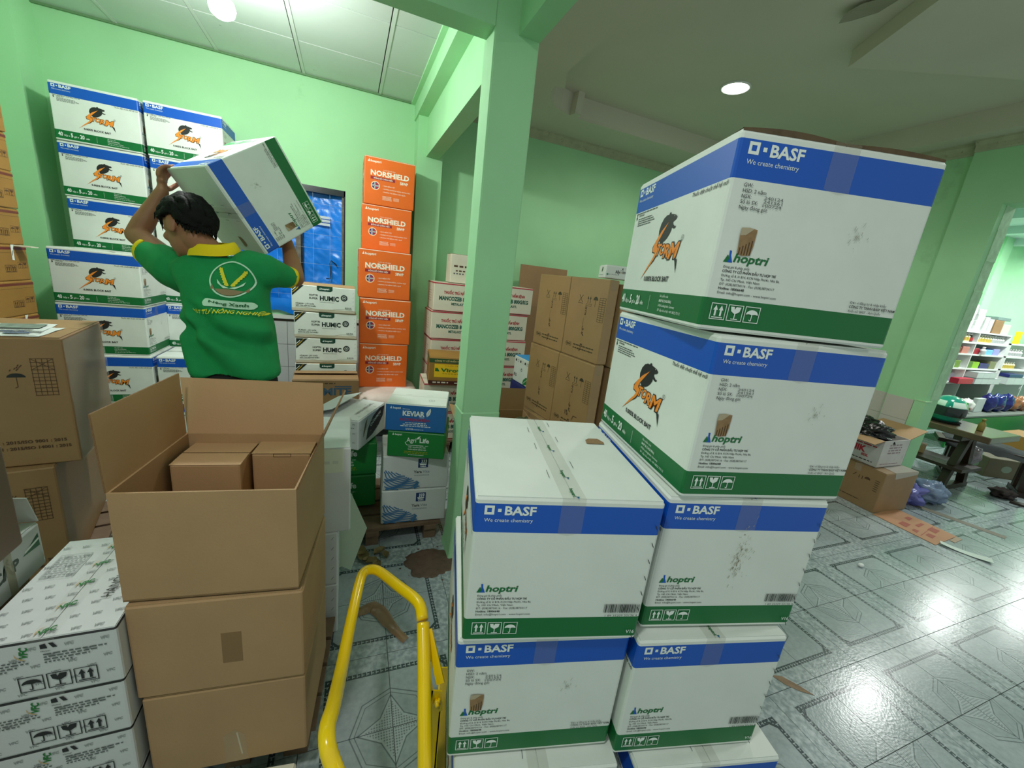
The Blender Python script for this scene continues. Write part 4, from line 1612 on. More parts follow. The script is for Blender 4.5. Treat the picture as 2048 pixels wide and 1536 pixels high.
proto('flatbox', .16, .2, .075, [], CREAMW, prints=[('front', lambda pr, w, h: (pr.words(.1 * w, .3 * h, .5 * w, .01, FAINT_INK, 2), pr.line(.72 * w, .3 * h, .8 * w, .62 * h, .003, GREY_INK), pr.line(.8 * w, .62 * h, .86 * w, .3 * h, .003, GREY_INK)))], tape=None)
place('flatbox', 'small pale carton lying before the pallet of the brown stack', (-.345, .80, .0), radians(-8), (.19, .2, .10))

# ---- white boxes behind the brown stack
def wrinkle_front(pr, w, h):
    pr.rect(.25 * w, .72 * h, .93 * w, .99 * h, mat('pale greenish paper', (214, 222, 202), .6))
    pr.words(.5 * w, .82 * h, .4 * w, .012, mat('ghost ink', (196, 202, 190), .6), 3, .12)


proto('white_tall', .34, .34, .36, [], WHITE2, prints=[('front', wrinkle_front)], seam='x', lift=(.01, .0), tape=None)


def slits(pr, w, h):
    for k in range(5):
        pr.line(.93 * w, (.1 + .19 * k) * h, .955 * w, (.15 + .19 * k) * h, .0018, GREY_INK)


proto('white_slit', .34, .34, .245, [], WHITE2, prints=[('front', slits)], seam='x')
GW = 'slit edged white cartons behind the brown stack'
place('white_tall', 'tall white carton with a curled paper front, behind the open brown carton', (-.325, 1.5, .491), .0)
place('white_slit', 'white carton with slit marks on its edge, second under the tall white carton', (-.37, 1.5, .246), .0, None, GW)
place('white_slit', 'white carton with slit marks on its edge, lowest behind the brown stack', (-.37, 1.5, .001), .0, None, GW)
mb = MB()
mb.prism([(.0, .03), (-.05, .0), (-.02, .10), (-.055, .165), (0.0, .30), (.035, .42), (.115, .23), (.045, .005)], -.0025, .0025, mat('greenish white board', (196, 212, 188), .6))
o = mb.build('cardboard_sheet', None, (-.02, 1.86, .008), (radians(84), 0, radians(-8)))
tag(o, 'greenish white torn board sheet standing beside the white cartons', 'cardboard')

# ---- large brown cartons at the left
def big_print(pr, w, h):
    bi = BROWN_INK
    x, y = .47, .70 * h
    pts = [(x + .024 * cos(a), y + .016 * sin(a)) for a in [pi * k / 10 for k in range(11)]]
    pr.poly(pts, BLACK_INK)
    pr.rect(x - .0012, y - .036, x + .0012, y, bi)
    pr.line(x, y - .036, x - .007, y - .04, .0025, bi)
    r = random.Random(2)
    for k in range(8):
        a, b = x + r.uniform(-.016, .016), y + r.uniform(.022, .042)
        pr.line(a, b, a + .004, b + .006, .003, bi)
    gx, gy, gw, gh = w - .088, .56 * h, .058, .14
    for k in range(5):
        pr.rect(gx + gw * k / 4 - .0008, gy, gx + gw * k / 4 + .0008, gy + gh, bi)
    for k in range(11):
        pr.rect(gx - .002, gy + gh * k / 10 - .001, gx + gw + .002, gy + gh * k / 10 + .001, bi)
    pr.line(gx, gy + gh * .7, gx + gw, gy + gh, .0014, bi)
    pr.line(gx, gy + gh, gx + gw, gy + gh * .7, .0014, bi)
    pr.text('ISO 9001 : 2015/ISO 9001 : 2015', w - .03, .185 * h, .012, bi, width=.24, bold=.03, align='r')
    pr.text('ISO 14001 : 2015/ISO 14001 : 2015', w - .02, .135 * h, .012, bi, width=.25, bold=.03, align='r')


proto('big_brown', .60, .43, .50, [], KRAFT_D, prints=[('front', big_print)], seam='x', tape=None)
GC = 'large brown cartons at the left edge'
big1 = place('big_brown', 'large brown carton with umbrella and grid signs, newspapers on its lid', (-1.578, 1.886, .632), radians(9), None, GC)
place('big_brown', 'large brown carton with umbrella and grid signs under the one with newspapers', (-1.632, 1.80, .130), radians(14), (.60, .66, .50), GC)
# wrapped film on the side of the upper one
FILM = mat('stretch film', (205, 212, 205), .12, alpha=.22)
mb = MB()
d_, h_ = .43, .5
vs, fs = [], []
for j in range(13):
    for i in range(11):
        y = -d_ / 2 + d_ * i / 10
        z = .0 + .49 * j / 12
        vs.append((.301 + .006 * abs(noise.noise(Vector((y * 16, z * 10, 2)))) + .002, y, z))
for j in range(12):
    for i in range(10):
        a = j * 11 + i
        fs.append((a, a + 1, a + 12, a + 11))
mb.add(vs, fs, FILM, True)
mb.build('film', big1)
pallet('low pallet under the large brown cartons', -1.75, 1.84, -1.05, 2.50, .128, radians(14))

# newspapers on the lid
top1 = Matrix.Translation(big1.location) @ Matrix.Rotation(radians(9), 4, 'Z')
NEWS = mat('newsprint', (206, 210, 208), .8)


def news(label, x, y, z, w, d, rot, seed, photo):
    t = thing('newspaper', label, 'newspaper', top1 @ Vector((x, y, .5 + z)), (0, 0, radians(9) + rot))
    mb = MB()
    n = 10
    vs, fs = [], []
    for j in range(n + 1):
        for i in range(n + 1):
            px, py = -w / 2 + w * i / n, -d / 2 + d * j / n
            vs.append((px, py, .001 + .004 * abs(noise.noise(Vector((px * 9 + seed, py * 9, seed)))) * (1 if 0 < i < n and 0 < j < n else 1.6)))
    for j in range(n):
        for i in range(n):
            a = j * (n + 1) + i
            fs.append((a, a + 1, a + n + 2, a + n + 1))
    mb.add(vs, fs, NEWS)
    obj('sheet', mb.mesh('sheet'), t)
    pr = Pr(Matrix.Translation((-w / 2, -d / 2, .0065)))
    r = random.Random(seed)
    if photo:
        gp = mat('newspaper photo grey', (120, 132, 122), .8, var=.35, vscale=30)
        pr.rect(.04 * w, .45 * d, .6 * w, .93 * d, gp)
        pr.rect(.64 * w, .5 * d, .95 * w, .9 * d, gp)
        pr.words(.05 * w, .06 * d, .9 * w, .022, mat('navy headline ink', (36, 58, 104), .7), seed, .16)
        pr.words(.05 * w, .2 * d, .85 * w, .014, mat('navy headline ink', (36, 58, 104), .7), seed + 1, .12)
    for k in range(10):
        pr.words(.05 * w, (.32 + .012 * k) * d, .88 * w, .0022, GREY_INK, seed * 20 + k, .04)
    obj('printing', pr.mesh('printing'), t)


news('newspaper with grey photographs and blue headline on the large brown carton', .02, -.075, .0, .40, .25, radians(4), 3, True)
news('plain newspaper page sticking out beneath the illustrated newspaper', .115, -.105, -.0005, .27, .2, radians(-3), 5, False)

# ---- tall stack of brown cartons in the corner
def tall_print(pr, w, h):
    pr.rect(0.003, .86 * h, .997 * w, .93 * h, mat('dull red brown tape', (112, 44, 30), .4))
    pr.line(.003, .78 * h, .995 * w, .78 * h, .0012, TORN_D)
    icons(pr, .80 * w, .34 * h, .035, BROWN_INK, 'ug', .08)
    icons(pr, .58 * w, .24 * h, .04, BROWN_INK, 'aa', .08)


def tall_label(pr, w, h):
    tall_print(pr, w, h)
    pr.poly([(.72 * w, .58 * h), (.76 * w, .57 * h), (.765 * w, .9 * h), (.79 * w, 1.0 * h), (.73 * w, 1.0 * h)], WHITE_INK)
    pr.line(.735 * w, .7 * h, .755 * w, .84 * h, .004, BLACK_INK)


TB = mat('golden brown carton', (158, 116, 52), .6, var=.06, vscale=6, bump=.12, bscale=90)
proto('tall_a', .36, .45, .199, [], TB, prints=[('right', tall_print)], seam='x', tape=None)
proto('tall_b', .36, .45, .199, [], TB, prints=[('right', tall_label)], seam='x', tape=None)
GT = 'golden brown cartons of the tall corner stack'
ordn = ['topmost', 'second from top', 'third from top', 'fourth from top', 'fifth from top', 'sixth from top', 'seventh from top', 'eighth from top', 'ninth from top', 'tenth from top', 'lowest']
nT = 11
for i in range(nT):
    k = nT - 1 - i
    place('tall_b' if i in (4, 6, 7) else 'tall_a', f'golden brown carton with a red brown stripe, {ordn[i]} of the tall corner stack', (-2.138 + rnd.uniform(-.004, .006), 2.95 + rnd.uniform(0, .008), .0 + .1995 * k), rnd.uniform(-.008, .008), None, GT)
mb = MB()
mb.add([(-.5, 0, 0), (-.0, .0, -.004), (.0, .06, -.004), (-.5, .06, 0), (-.5, 0, .006), (.0, .0, .002), (.0, .06, .002), (-.5, .06, .006)], [(0, 3, 2, 1), (4, 5, 6, 7), (0, 1, 5, 4), (1, 2, 6, 5), (2, 3, 7, 6), (3, 0, 4, 7)], CREAMW)
o = mb.build('strip', None, (-1.70, 3.30, 1.392))
tag(o, 'pale strip of board sticking out of the tall corner stack', 'strip')

# ---- long white carton with slanted print and the dark brown one on it
def cap_side(pr, d, h):
    pr.text('CAO CẤP', .30 * d, .42 * h, .030, mat('dark grey green ink', (70, 84, 74), .5), width=.2, bold=.04)
    g_ = mat('sage green print', (58, 104, 76), .5)
    pr.poly([(.82 * d, .55 * h), (.97 * d, .50 * h), (.97 * d, .78 * h)], g_)
    pr.line(.84 * d, .60 * h, .97 * d, .66 * h, .006, WHITE_INK)
    pr.rect(.68 * d, .0, .74 * d, h, mat('yellowed tape', (176, 172, 140), .25, alpha=.6))


proto('cap', .40, .41, .13, [], WHITE2, prints=[('right', cap_side)], seam='y', tape=None)
capbox = place('cap', 'long white carton with slanted grey lettering at the left edge', (-1.165, .91, .632), 0.0)
place('kraft_taped', 'white topped brown carton hidden below the lettered white carton', (-1.165, .93, .345), 0.0, (.38, .36, .285))
place('kraft_taped', 'lowest brown carton below the lettered white carton', (-1.165, .93, .06), 0.0, (.38, .36, .285))
pallet('low pallet below the lettered white carton', -1.2, .92, -.78, 1.32, .058)
proto('dusty', .38, .3, .2, [], mat('dusty grey brown card', (128, 108, 92), .6, var=.08, bump=.15, bscale=40), seam='x', tape=None)
place('dusty', 'dusty grey brown carton lying on the lettered white carton', (-1.125, .86, .764), .0, (.385, .36, .27))
mb = MB()
mb.slab((-.90, 1.318, .762), (-.765, 1.318, .762), (-.775, 1.312, .835), (-.90, 1.318, .845), .003, WHITE2)
mb.M = Matrix.Identity(4)
o = mb.build('flap', capbox)
o.matrix_parent_inverse = Matrix.Translation(capbox.location).inverted()

# ---- mancozeb cartons behind the pillar
def manco(pr, w, h):
    pr.text('THUỐC TRỪ NẤM BỆNH', .20 * w, .62 * h, .024, RED_INK, width=.62 * w, bold=.045)
    pr.text('MANCOZEB 800G/KG', .11 * w, .40 * h, .034, mat('teal green ink', (24, 92, 80), .5), width=.80 * w, bold=.05)
    pr.text('METALAXYL', .36 * w, .24 * h, .022, mat('teal green ink', (24, 92, 80), .5), width=.3 * w, bold=.045)


def manco_side(pr, d, h):
    for k in range(5):
        pr.words(.2 * d, (.3 + .09 * k) * h, .5 * d, .008, mat('pale rose ink', (196, 170, 150), .6), k)


proto('manco', .45, .35, .25, [(.955, .995, mat('rose red edge', (176, 56, 70), .5)), (.005, .03, mat('rose red edge', (176, 56, 70), .5))], CREAMW, prints=[('front', manco), ('left', manco_side)], seam='x')
GM = 'white fungicide cartons with red and green lettering'
pos = ['topmost', 'second from top', 'third from top', 'fourth from top', 'lowest']
for i in range(5):
    k = 4 - i
    place('manco', f'carton with red and green lettering, {pos[i]} of stack left behind pillar', (.690 + (.004, -.004, .006, 0, 0)[i], 3.6, .176 + .2508 * k), (-.03, 0, .02, 0, 0)[i], None, GM)
    place('manco', f'carton with red and green lettering, {pos[i]} of stack right behind pillar', (1.176 + (.018, -.006, .004, -.01, 0)[i], 3.6, .178 + .2558 * k), (.0, .012, -.008, 0, 0)[i], (.45, .35, .254), GM)
pallet('pallet under the white fungicide cartons', .67, 3.56, 1.66, 4.0, .174)
for i in range(2):
    place('manco', f'white carton with red edges, {["upper", "lower"][i]} of the two beneath the yellow labelled carton', (.585, 3.2, .372 - .252 * i), -.05, (.42, .33, .25), GM)
pallet('pallet under the yellow labelled carton', .56, 3.16, 1.03, 3.54, .118)


def tall_small(pr, w, h):
    pr.words(.12 * w, .55 * h, .5 * w, .016, BROWN_INK, 2, .2)
    pr.words(.2 * w, .40 * h, .12, .012, BROWN_INK, 3, .2)
    pr.words(.12 * w, .3 * h, .4 * w, .012, GREY_INK, 4, .2)


proto('tallwhite', .24, .22, .25, [], CREAMW, prints=[('front', tall_small)], seam='x', top=KRAFT_D)
place('tallwhite', 'small upright cream carton on the left fungicide stack', (.842, 3.66, 1.434), -.04)


def virov(pr, w, h):
    pr.rect(0, .80 * h, w, .95 * h, mat('moss green band', (46, 84, 44), .5))
    pr.text('CÔNG TY CỔ PHẦN THUỐC SÁT TRÙNG', .10 * w, .845 * h, .0125, mat('beige ink', (216, 190, 130), .5), width=.84 * w, bold=.04)
    pr.rect(.10 * w, .28 * h, .95 * w, .76 * h, mat('warm yellow label', (248, 200, 30), .5))
    pr.text('THUỐC TRỪ SÂU', .30 * w, .68 * h, .009, RED_INK, width=.4 * w)
    pr.poly([(.115 * w, .49 * h), (.20 * w, .49 * h), (.165 * w, .61 * h), (.115 * w, .61 * h)], mat('sign green ink', (28, 116, 48), .5))
    pr.text('Viroval', .22 * w, .48 * h, .03, mat('sign green ink', (28, 116, 48), .5), width=.5 * w, bold=.04)
    pr.words(.26 * w, .4 * h, .5 * w, .006, mat('ochre label ink', (180, 140, 20), .5), 3)
    pr.rect(0, .02 * h, w, .15 * h, mat('dark maroon band', (76, 30, 26), .5))
    pr.words(.08 * w, .06 * h, .3 * w, .011, CREAMW, 4, .3)
    pr.words(.5 * w, .06 * h, .45 * w, .009, CREAMW, 6, .2)


def virov_side(pr, d, h):
    pr.rect(0, .80 * h, d, .95 * h, mat('moss green band', (46, 84, 44), .5))
    pr.rect(0, .02 * h, d, .13 * h, mat('dark maroon band', (76, 30, 26), .5))
    for k in range(5):
        pr.words(.3 * d, (.3 + .09 * k) * h, .5 * d, .01, BROWN_INK, k, .3)


proto('virov', .42, .33, .228, [], TB, prints=[('front', virov), ('left', virov_side)], seam='x', lift=(.015, .0))
place('virov', 'brown carton with green band and yellow label left of the pillar foot', (.607, 3.15, .628), -.13)

# ---- brown wrapped cartons right of the pillar
def bb_print(pr, w, h):
    ink = mat('dark olive ink', (60, 58, 36), .6)
    pr.line(.3 * w, .70 * h, .4 * w, .79 * h, .004, ink)
    pr.line(.4 * w, .70 * h, .3 * w, .79 * h, .004, ink)
    pr.rect(.28 * w, .685 * h, .42 * w, .69 * h, ink)
    for q in (.54, .60):
        pr.rect(q * w - .002, .70 * h, q * w + .002, .76 * h, ink)
        pr.poly([(q * w - .008, .75 * h), (q * w + .008, .75 * h), (q * w, .785 * h)], ink)
    pr.frame(.5 * w, .665 * h, .64 * w, .69 * h, .002, ink)
    pts = [(.73 * w + .022 * cos(a), .745 * h + .022 * sin(a)) for a in [pi * k / 8 for k in range(9)]]
    pr.poly(pts, ink)
    pr.rect(.73 * w - .0015, .67 * h, .73 * w + .0015, .745 * h, ink)
    gx, gy, gw, gh = .83 * w, .50 * h, .055, .145
    for k in range(3):
        pr.rect(gx + gw * k / 2 - .001, gy, gx + gw * k / 2 + .001, gy + gh, ink)
    for k in range(12):
        pr.rect(gx, gy + gh * k / 11 - .001, gx + gw, gy + gh * k / 11 + .001, ink)
    pr.ring(.14 * w, .15 * h, .014, .003, ink, 10)
    pr.ring(.23 * w, .15 * h, .014, .003, ink, 10)
    pr.rect(.13 * w, .145 * h, .24 * w, .155 * h, ink)
    pr.words(.32 * w, .155 * h, .55 * w, .007, ink, 2)
    pr.words(.32 * w, .115 * h, .55 * w, .007, ink, 3)
    # brush scribbles written by hand down the middle
    r = random.Random(int(w * 1000))
    for blk in (.56, .3, .1):
        x = .52 * w
        for k in range(9):
            y = (blk + .012 * k) * h
            pr.line(x + r.uniform(-.012, .012), y, x + r.uniform(-.012, .014), y + r.uniform(-.01, .012), .003, BLACK_INK)
    pr.line(.50 * w, .35 * h, .50 * w, .52 * h, .0012, ink)


def bb_print_n(pr, w, h):
    bb_print(pr, w, h)
    pr.text('15', .42 * w, .24 * h, .034, BLACK_INK, width=.03, shear=-.15)
    pr.line(.62 * w, .2 * h, .66 * w, .27 * h, .003, BLACK_INK)
    pr.line(.66 * w, .27 * h, .76 * w, .27 * h, .003, BLACK_INK)


BBM = mat('film wrapped brown carton', (158, 128, 88), .32, var=.06, vscale=5, bump=.25, bscale=18)
proto('bb', .388, .075, .519, [], BBM, prints=[('front', bb_print)], seam='x')
proto('bbn', .388, .075, .519, [], BBM, prints=[('front', bb_print_n)], seam='x')
proto('bbk', .38, .42, .515, [], KRAFT, seam='x')
GBB = 'film wrapped brown cartons right of the pillar'
BY = radians(-83.2)
ex = Vector((cos(BY), sin(BY), 0))
ey = Vector((-sin(BY), cos(BY), 0))
B0 = Vector((1.345, 2.845, 0))
lv = ['upper', 'middle', 'lowest']
for r_, z in enumerate((1.070, .550, .030)):
    j = (0, .02, .045)[r_]
    for c_ in range(2):
        p = B0 + ex * (.391 * c_ + (.0, .012, .0)[r_]) - ey * j + Vector((0, 0, z))
        place('bbn' if (r_ == 1 and c_ == 1) else 'bb', f'film wrapped brown carton, {lv[r_]} row, {["far", "near"][c_]} column right of the pillar', p, BY, None, GBB)
for r_, z in enumerate((1.055, .535, .015)):
    p = B0 + ex * .42 + ey * (.095 + .01 * r_) + Vector((0, 0, z))
    place('bbk', f'brown carton of the {lv[r_]} row standing behind the film wrapped cartons', p, BY, None, 'brown cartons behind the film wrapped ones')
pallet('pallet under the film wrapped brown cartons', 1.36, 2.05, 1.80, 2.86, .029, radians(6.8))


def ally_front(pr, w, h):
    pr.text('Ally', .30 * w, .42 * h, .018, BLACK_INK, width=.026, bold=.03)
    pr.text('20WG', .42 * w, .44 * h, .012, mat('dull gold ink', (150, 130, 80), .5), width=.02)
    pr.text('700WG', .51 * w, .43 * h, .014, BLACK_INK, width=.028, bold=.02)
    pr.poly([(.49 * w, .72 * h), (.51 * w, .9 * h), (.53 * w, .72 * h)], BLACK_INK)
    pr.words(.45 * w, .64 * h, .1 * w, .003, GREY_INK, 2)
    pr.disc(.07 * w, .3 * h, .006, mat('soft green ink', (70, 150, 120), .5), 10)
    pr.words(.12 * w, .28 * h, .3 * w, .004, FAINT_INK, 4)


def ally_side(pr, d, h):
    pr.poly([(.42 * d, .5 * h), (.5 * d, .85 * h), (.62 * d, .8 * h), (.6 * d, .6 * h), (.52 * d, .45 * h)], mat('deep green ink', (20, 90, 50), .5))
    pr.words(.15 * d, .2 * h, .6 * d, .004, FAINT_INK, 3)


proto('ally', .185, .17, .075, [], WHITE, prints=[('front', ally_front), ('left', ally_side)], seam='x', tape=None)
place('ally', 'small flat white carton lying on the film wrapped brown cartons', (1.430, 2.13, 1.5965), radians(-20), (.20, .17, .078))
mb = MB()
mb.box(-.15, -.003, 0, .42, .003, 1.69, KRAFT_D)
o = mb.build('cardboard_sheet', None, (1.86, 4.06, .001), (radians(-3), 0, 0))
tag(o, 'tall brown cardboard sheet standing behind the film wrapped cartons', 'cardboard')


def leaf_front(pr, w, h):
    for k in range(6):
        x = (.08 + .14 * k) * w
        (pr.frame if k % 2 else pr.rect)(*((x, .78 * h, x + .02, .87 * h) + ((.002,) if k % 2 else ())), BLACK_INK if k != 3 else mat('pale rose ink', (196, 170, 150), .6))
    pr.line(.46 * w, .5 * h, .5 * w, .6 * h, .006, GREY_INK)
    pr.ring(.5 * w, .52 * h, .012, .004, GREY_INK)
    pr.text('KG', .06 * w, .2 * h, .024, BLACK_INK, width=.045, bold=.03)
    pr.poly([(.62 * w, .02 * h), (.66 * w, .2 * h), (.78 * w, .32 * h), (.92 * w, .36 * h), (.94 * w, .22 * h), (.86 * w, .08 * h), (.74 * w, .02 * h)], GREEN_INK)
    pr.line(.62 * w, .02 * h, .9 * w, .3 * h, .003, WHITE_INK)
    pr.poly([(.9 * w, 0), (1.0 * w, 0), (1.0 * w, .4 * h), (.96 * w, .2 * h)], mat('pale sky ink', (120, 190, 226), .5))


proto('leaf', .272, .30, .204, [], WHITE, prints=[('front', leaf_front)], top=mat('sky blue lid', (40, 150, 220), .45), seam='x', tape=None, flap=mat('sky blue lid', (40, 150, 220), .45))
place('leaf', 'white carton with a green leaf and sky blue lid beside the brown cartons', (1.384, 3.25, .655), radians(-85.8), (.305, .30, .228))
proto('navybox', .30, .30, .2, [], mat('navy print', (20, 36, 110), .45), seam='x', tape=None)
for i in range(3):
    place('navybox', f'navy blue carton, {["upper", "middle", "lowest"][i]} below the carton with the green leaf', (1.365, 3.245, .436 - .218 * i), radians(-85.8), (.29, .30, .216))
# open brown carton with flaps leaning between pillar and brown cartons
oc = kraft_open(.44, .42, .56, {'back': (.17, radians(2), (0, 0)), 'front': (.2, radians(62), (0, 0)), 'left': (.14, radians(75), (0, 0))})
place_parts(oc, 'open brown carton behind the lid of the left foreground carton', (1.02, 2.50, .0), radians(-7))
mb = MB()
mb.lathe([(0, 0), (.035, 0), (.037, .01), (.037, .13), (.03, .155), (.014, .17), (.014, .19), (0, .19)], mat('dark olive plastic', (56, 62, 36), .35), 14)
o = mb.build('bottle', None, (.93, 2.24, .57), (radians(50), 0, radians(60)))
tag(o, 'dark olive bottle lying in the open brown carton', 'bottle')

# ---- yellow trolley: bent tube handle, strut, bracket, post, platform and wheels
def at(px, py, D):
    return Vector((0, 0, CAMZ)) + RIGHT * ((px - 1024) / 803 * D) + DOWN * ((py - 768) / 803 * D) + FWD * D


def smooth_path(pts, n=6):
    out = []
    P = [pts[0]] + list(pts) + [pts[-1]]
    for i in range(1, len(P) - 2):
        p0, p1, p2, p3 = P[i - 1], P[i], P[i + 1], P[i + 2]
        for k in range(n):
            t = k / n
            out.append(0.5 * ((2 * p1) + (p2 - p0) * t + (2 * p0 - 5 * p1 + 4 * p2 - p3) * t * t + (3 * p1 - p0 - 3 * p2 + p3) * t ** 3))
    out.append(P[-2])
    return out


TY = -.235
tro = thing('trolley', 'yellow platform trolley with a bent tube handle loop, loaded with white cartons', 'trolley', (.60, .78, 0), (0, 0, TY))
TI = (Matrix.Translation((.60, .78, 0)) @ Matrix.Rotation(TY, 4, 'Z')).inverted()
hand = [(735, 1700, .76), (690, 1590, .77), (665, 1526, .79), (655, 1490, .80), (655, 1452, .83), (667, 1410, .89), (685, 1327, 1.06), (702, 1242, 1.22), (718, 1170, 1.34), (727, 1146, 1.38), (742, 1139, 1.39), (760, 1144, 1.37), (799, 1174, 1.27), (829, 1197, 1.21), (841, 1214, 1.18), (845, 1240, 1.15)]
mb = MB()
mb.M = TI
pts = smooth_path([at(*p) for p in hand], 5)
mb.tube(pts, .0165, YELLOW, 16)
mb.build('handle_loop', tro)
mb = MB()
mb.M = TI
leg = [at(846, 1246, 1.15), at(848, 1327, 1.09), at(849, 1412, 1.035), at(850, 1536, .96), at(848, 1640, .90), at(800, 1720, .84), at(735, 1704, .76)]
mb.tube(smooth_path(leg, 4), .0178, YELLOW, 16)
mb.build('handle_leg', tro)
a, b = at(857, 1258, 1.145), at(882, 1366, 1.105)
mb = MB()
mb.M = TI
ax = (b - a).normalized()
sd = ax.cross(FWD).normalized() * .011
mb.slab(a - sd, a + sd, b + sd, b - sd, .006, YELLOW)
mb.build('strut', tro)
px_, py_ = .232, .826
mb = MB()
mb.M = TI
mb.box(px_ - .016, py_ - .014, .06, px_ + .014, py_ - .010, .395, YELLOW)
mb.box(px_ - .016, py_ - .014, .06, px_ - .012, py_ + .018, .395, YELLOW)
mb.box(px_ + .010, py_ - .014, .06, px_ + .014, py_ + .018, .395, YELLOW)
mb.build('post', tro)
mb = MB()
mb.M = TI
mb.slab((px_ - .022, py_ - .018, .36), (px_ + .018, py_ - .018, .36), (px_ + .014, py_ - .018, .43), (px_ - .016, py_ - .018, .445), .004, YELLOW)
mb.slab((px_ - .022, py_ - .018, .36), (px_ - .016, py_ - .018, .445), (px_ - .016, py_ + .02, .445), (px_ - .022, py_ + .02, .36), .004, YELLOW)
br = mb.build('bracket', tro)
mb = MB()
mb.M = TI
mb.tube([(px_ - .002, py_ - .036, .405), (px_ - .002, py_ - .01, .405)], .006, YELLOW, 8)
mb.tube([(px_ - .002, py_ - .030, .405), (px_ - .002, py_ - .022, .405)], .011, YELLOW, 6)
mb.tube([(px_ + .004, py_ - .026, .385), (px_ + .004, py_ - .026, .42)], .003, YELLOW, 6)
mb.build('bolt', br)
mb = MB()
mb.box(-.345, -.245, .055, .475, .31, .072, mat('dull yellow plate', (196, 160, 40), .5, var=.1, vscale=9))
mb.box(-.345, -.25, .03, .475, -.245, .072, YELLOW)
mb.box(-.345, .31, .03, .475, .315, .072, YELLOW)
mb.box(-.35, -.25, .03, -.345, .315, .072, YELLOW)
mb.box(-.39, -.07, .05, -.345, -.01, .062, YELLOW)
mb.box(.475, -.25, .03, .48, .315, .072, YELLOW)
mb.build('platform', tro)
mb = MB()
mb.M = Matrix.Rotation(pi / 2, 4, 'X')
mb.lathe([(0, -.011), (.02, -.012), (.027, -.01), (.027, .01), (.02, .012), (0, .011)], mat('black rubber', (24, 24, 24), .7), 18)
wme = mb.mesh('wheel')
for x in (-.29, .4):
    for y in (-.19, .25):
        obj('wheel', wme, tro, (x, y, .027))

# ---- litter on the floor
mb = MB()
TAPE_L = mat('crumpled brown tape', (150, 116, 78), .2, alpha=.75)
vs, fs = [], []
n = 16
line = [Vector((.04, 1.57)), Vector((.078, 1.585)), Vector((.115, 1.59)), Vector((.146, 1.558)), Vector((.173, 1.494)), Vector((.2, 1.441)), Vector((.24, 1.375))]
line = smooth_path([p.to_3d() for p in line], 4)
for i, p in enumerate(line):
    w_ = .012 + .014 * math.sin(min(i / len(line) * pi * 1.2, pi)) + .006
    t_ = (line[min(i + 1, len(line) - 1)] - line[max(i - 1, 0)]).normalized()
    s_ = Vector((-t_.y, t_.x, 0))
    for k in range(5):
        f = (k - 2) / 2
        z = .003 + .016 * abs(noise.noise(Vector((i * .7, k * .9, 3)))) + .006 * (1 - f * f)
        q = p + s_ * w_ * f
        vs.append((q.x, q.y, z))
for i in range(len(line) - 1):
    for k in range(4):
        a = i * 5 + k
        fs.append((a, a + 1, a + 6, a + 5))
mb.add(vs, fs, TAPE_L, True)
tag(mb.build('tape_scrap'), 'crumpled strip of brown packing tape on the floor behind the trolley handle', 'litter')
MUD = mat('wet brown dirt', (92, 72, 60), .45, var=.2, vscale=30, bump=.5, bscale=60)
r = random.Random(5)
pts = []
for k in range(56):
    a = 2 * pi * k / 56
    rr = .135 * (1 + .22 * noise.noise(Vector((cos(a) * 2, sin(a) * 2, 9))) + .10 * noise.noise(Vector((cos(a) * 7, sin(a) * 7, 4))))
    pts.append((.425 + rr * cos(a) * 1.0, 1.83 + rr * sin(a) * .85))
mb = MB()
vs = [(x, y, .0008) for x, y in pts] + [(.425 + (x - .425) * .9, 1.83 + (y - 1.83) * .9, .004) for x, y in pts]
n = len(pts)
mb.add(vs, [(k, (k + 1) % n, n + (k + 1) % n, n + k) for k in range(n)] + [tuple(range(n, 2 * n))], MUD)
for k in range(26):
    a, d_ = r.uniform(0, 2 * pi), r.uniform(.11, .2)
    x, y = .42 + d_ * cos(a) * 1.2, 1.80 + d_ * sin(a) * .8
    s_ = r.uniform(.002, .009)
    mb.add([(x + s_ * cos(b), y + s_ * sin(b), .0015) for b in (0, 1, 2.2, 3.3, 4.5, 5.5)], [(0, 1, 2, 3, 4, 5)], MUD)
o = mb.build('dirt_patch')
tag(o, 'dark wet dirt patch on the tiles at the foot of the green pillar', 'dirt')
LEAF = mat('dry brown litter', (120, 104, 66), .7, var=.3, vscale=20)
for k, (x, y, s_, a) in enumerate([(.085, 1.94, .035, .3), (.12, 1.90, .03, 1.2), (.17, 1.97, .028, 2.2), (.06, 1.99, .04, .9), (.15, 1.86, .026, 2.9), (.20, 1.93, .022, .1)]):
    mb = MB()
    vs, fs = [], []
    for j in range(6):
        for i in range(5):
            u, v = i / 4 - .5, j / 5 - .5
            wd = (1 - (2 * v) ** 2) ** .5 if abs(v) < .5 else .1
            vs.append((u * s_ * 1.6 * wd, v * s_ * 2.6, .006 + s_ * .7 * abs(noise.noise(Vector((u * 3 + k, v * 3, k)))) + .012 * (abs(u) * 2)))
    for j in range(5):
        for i in range(4):
            q = j * 5 + i
            fs.append((q, q + 1, q + 6, q + 5))
    mb.add(vs, fs, LEAF, True)
    o = mb.build('dry_leaf', None, (x, y, 0), (0, 0, a))
    tag(o, 'crumpled dry brown leaf on the tiles between the white boxes and the pallet', 'leaf', 'dry leaves on the floor')
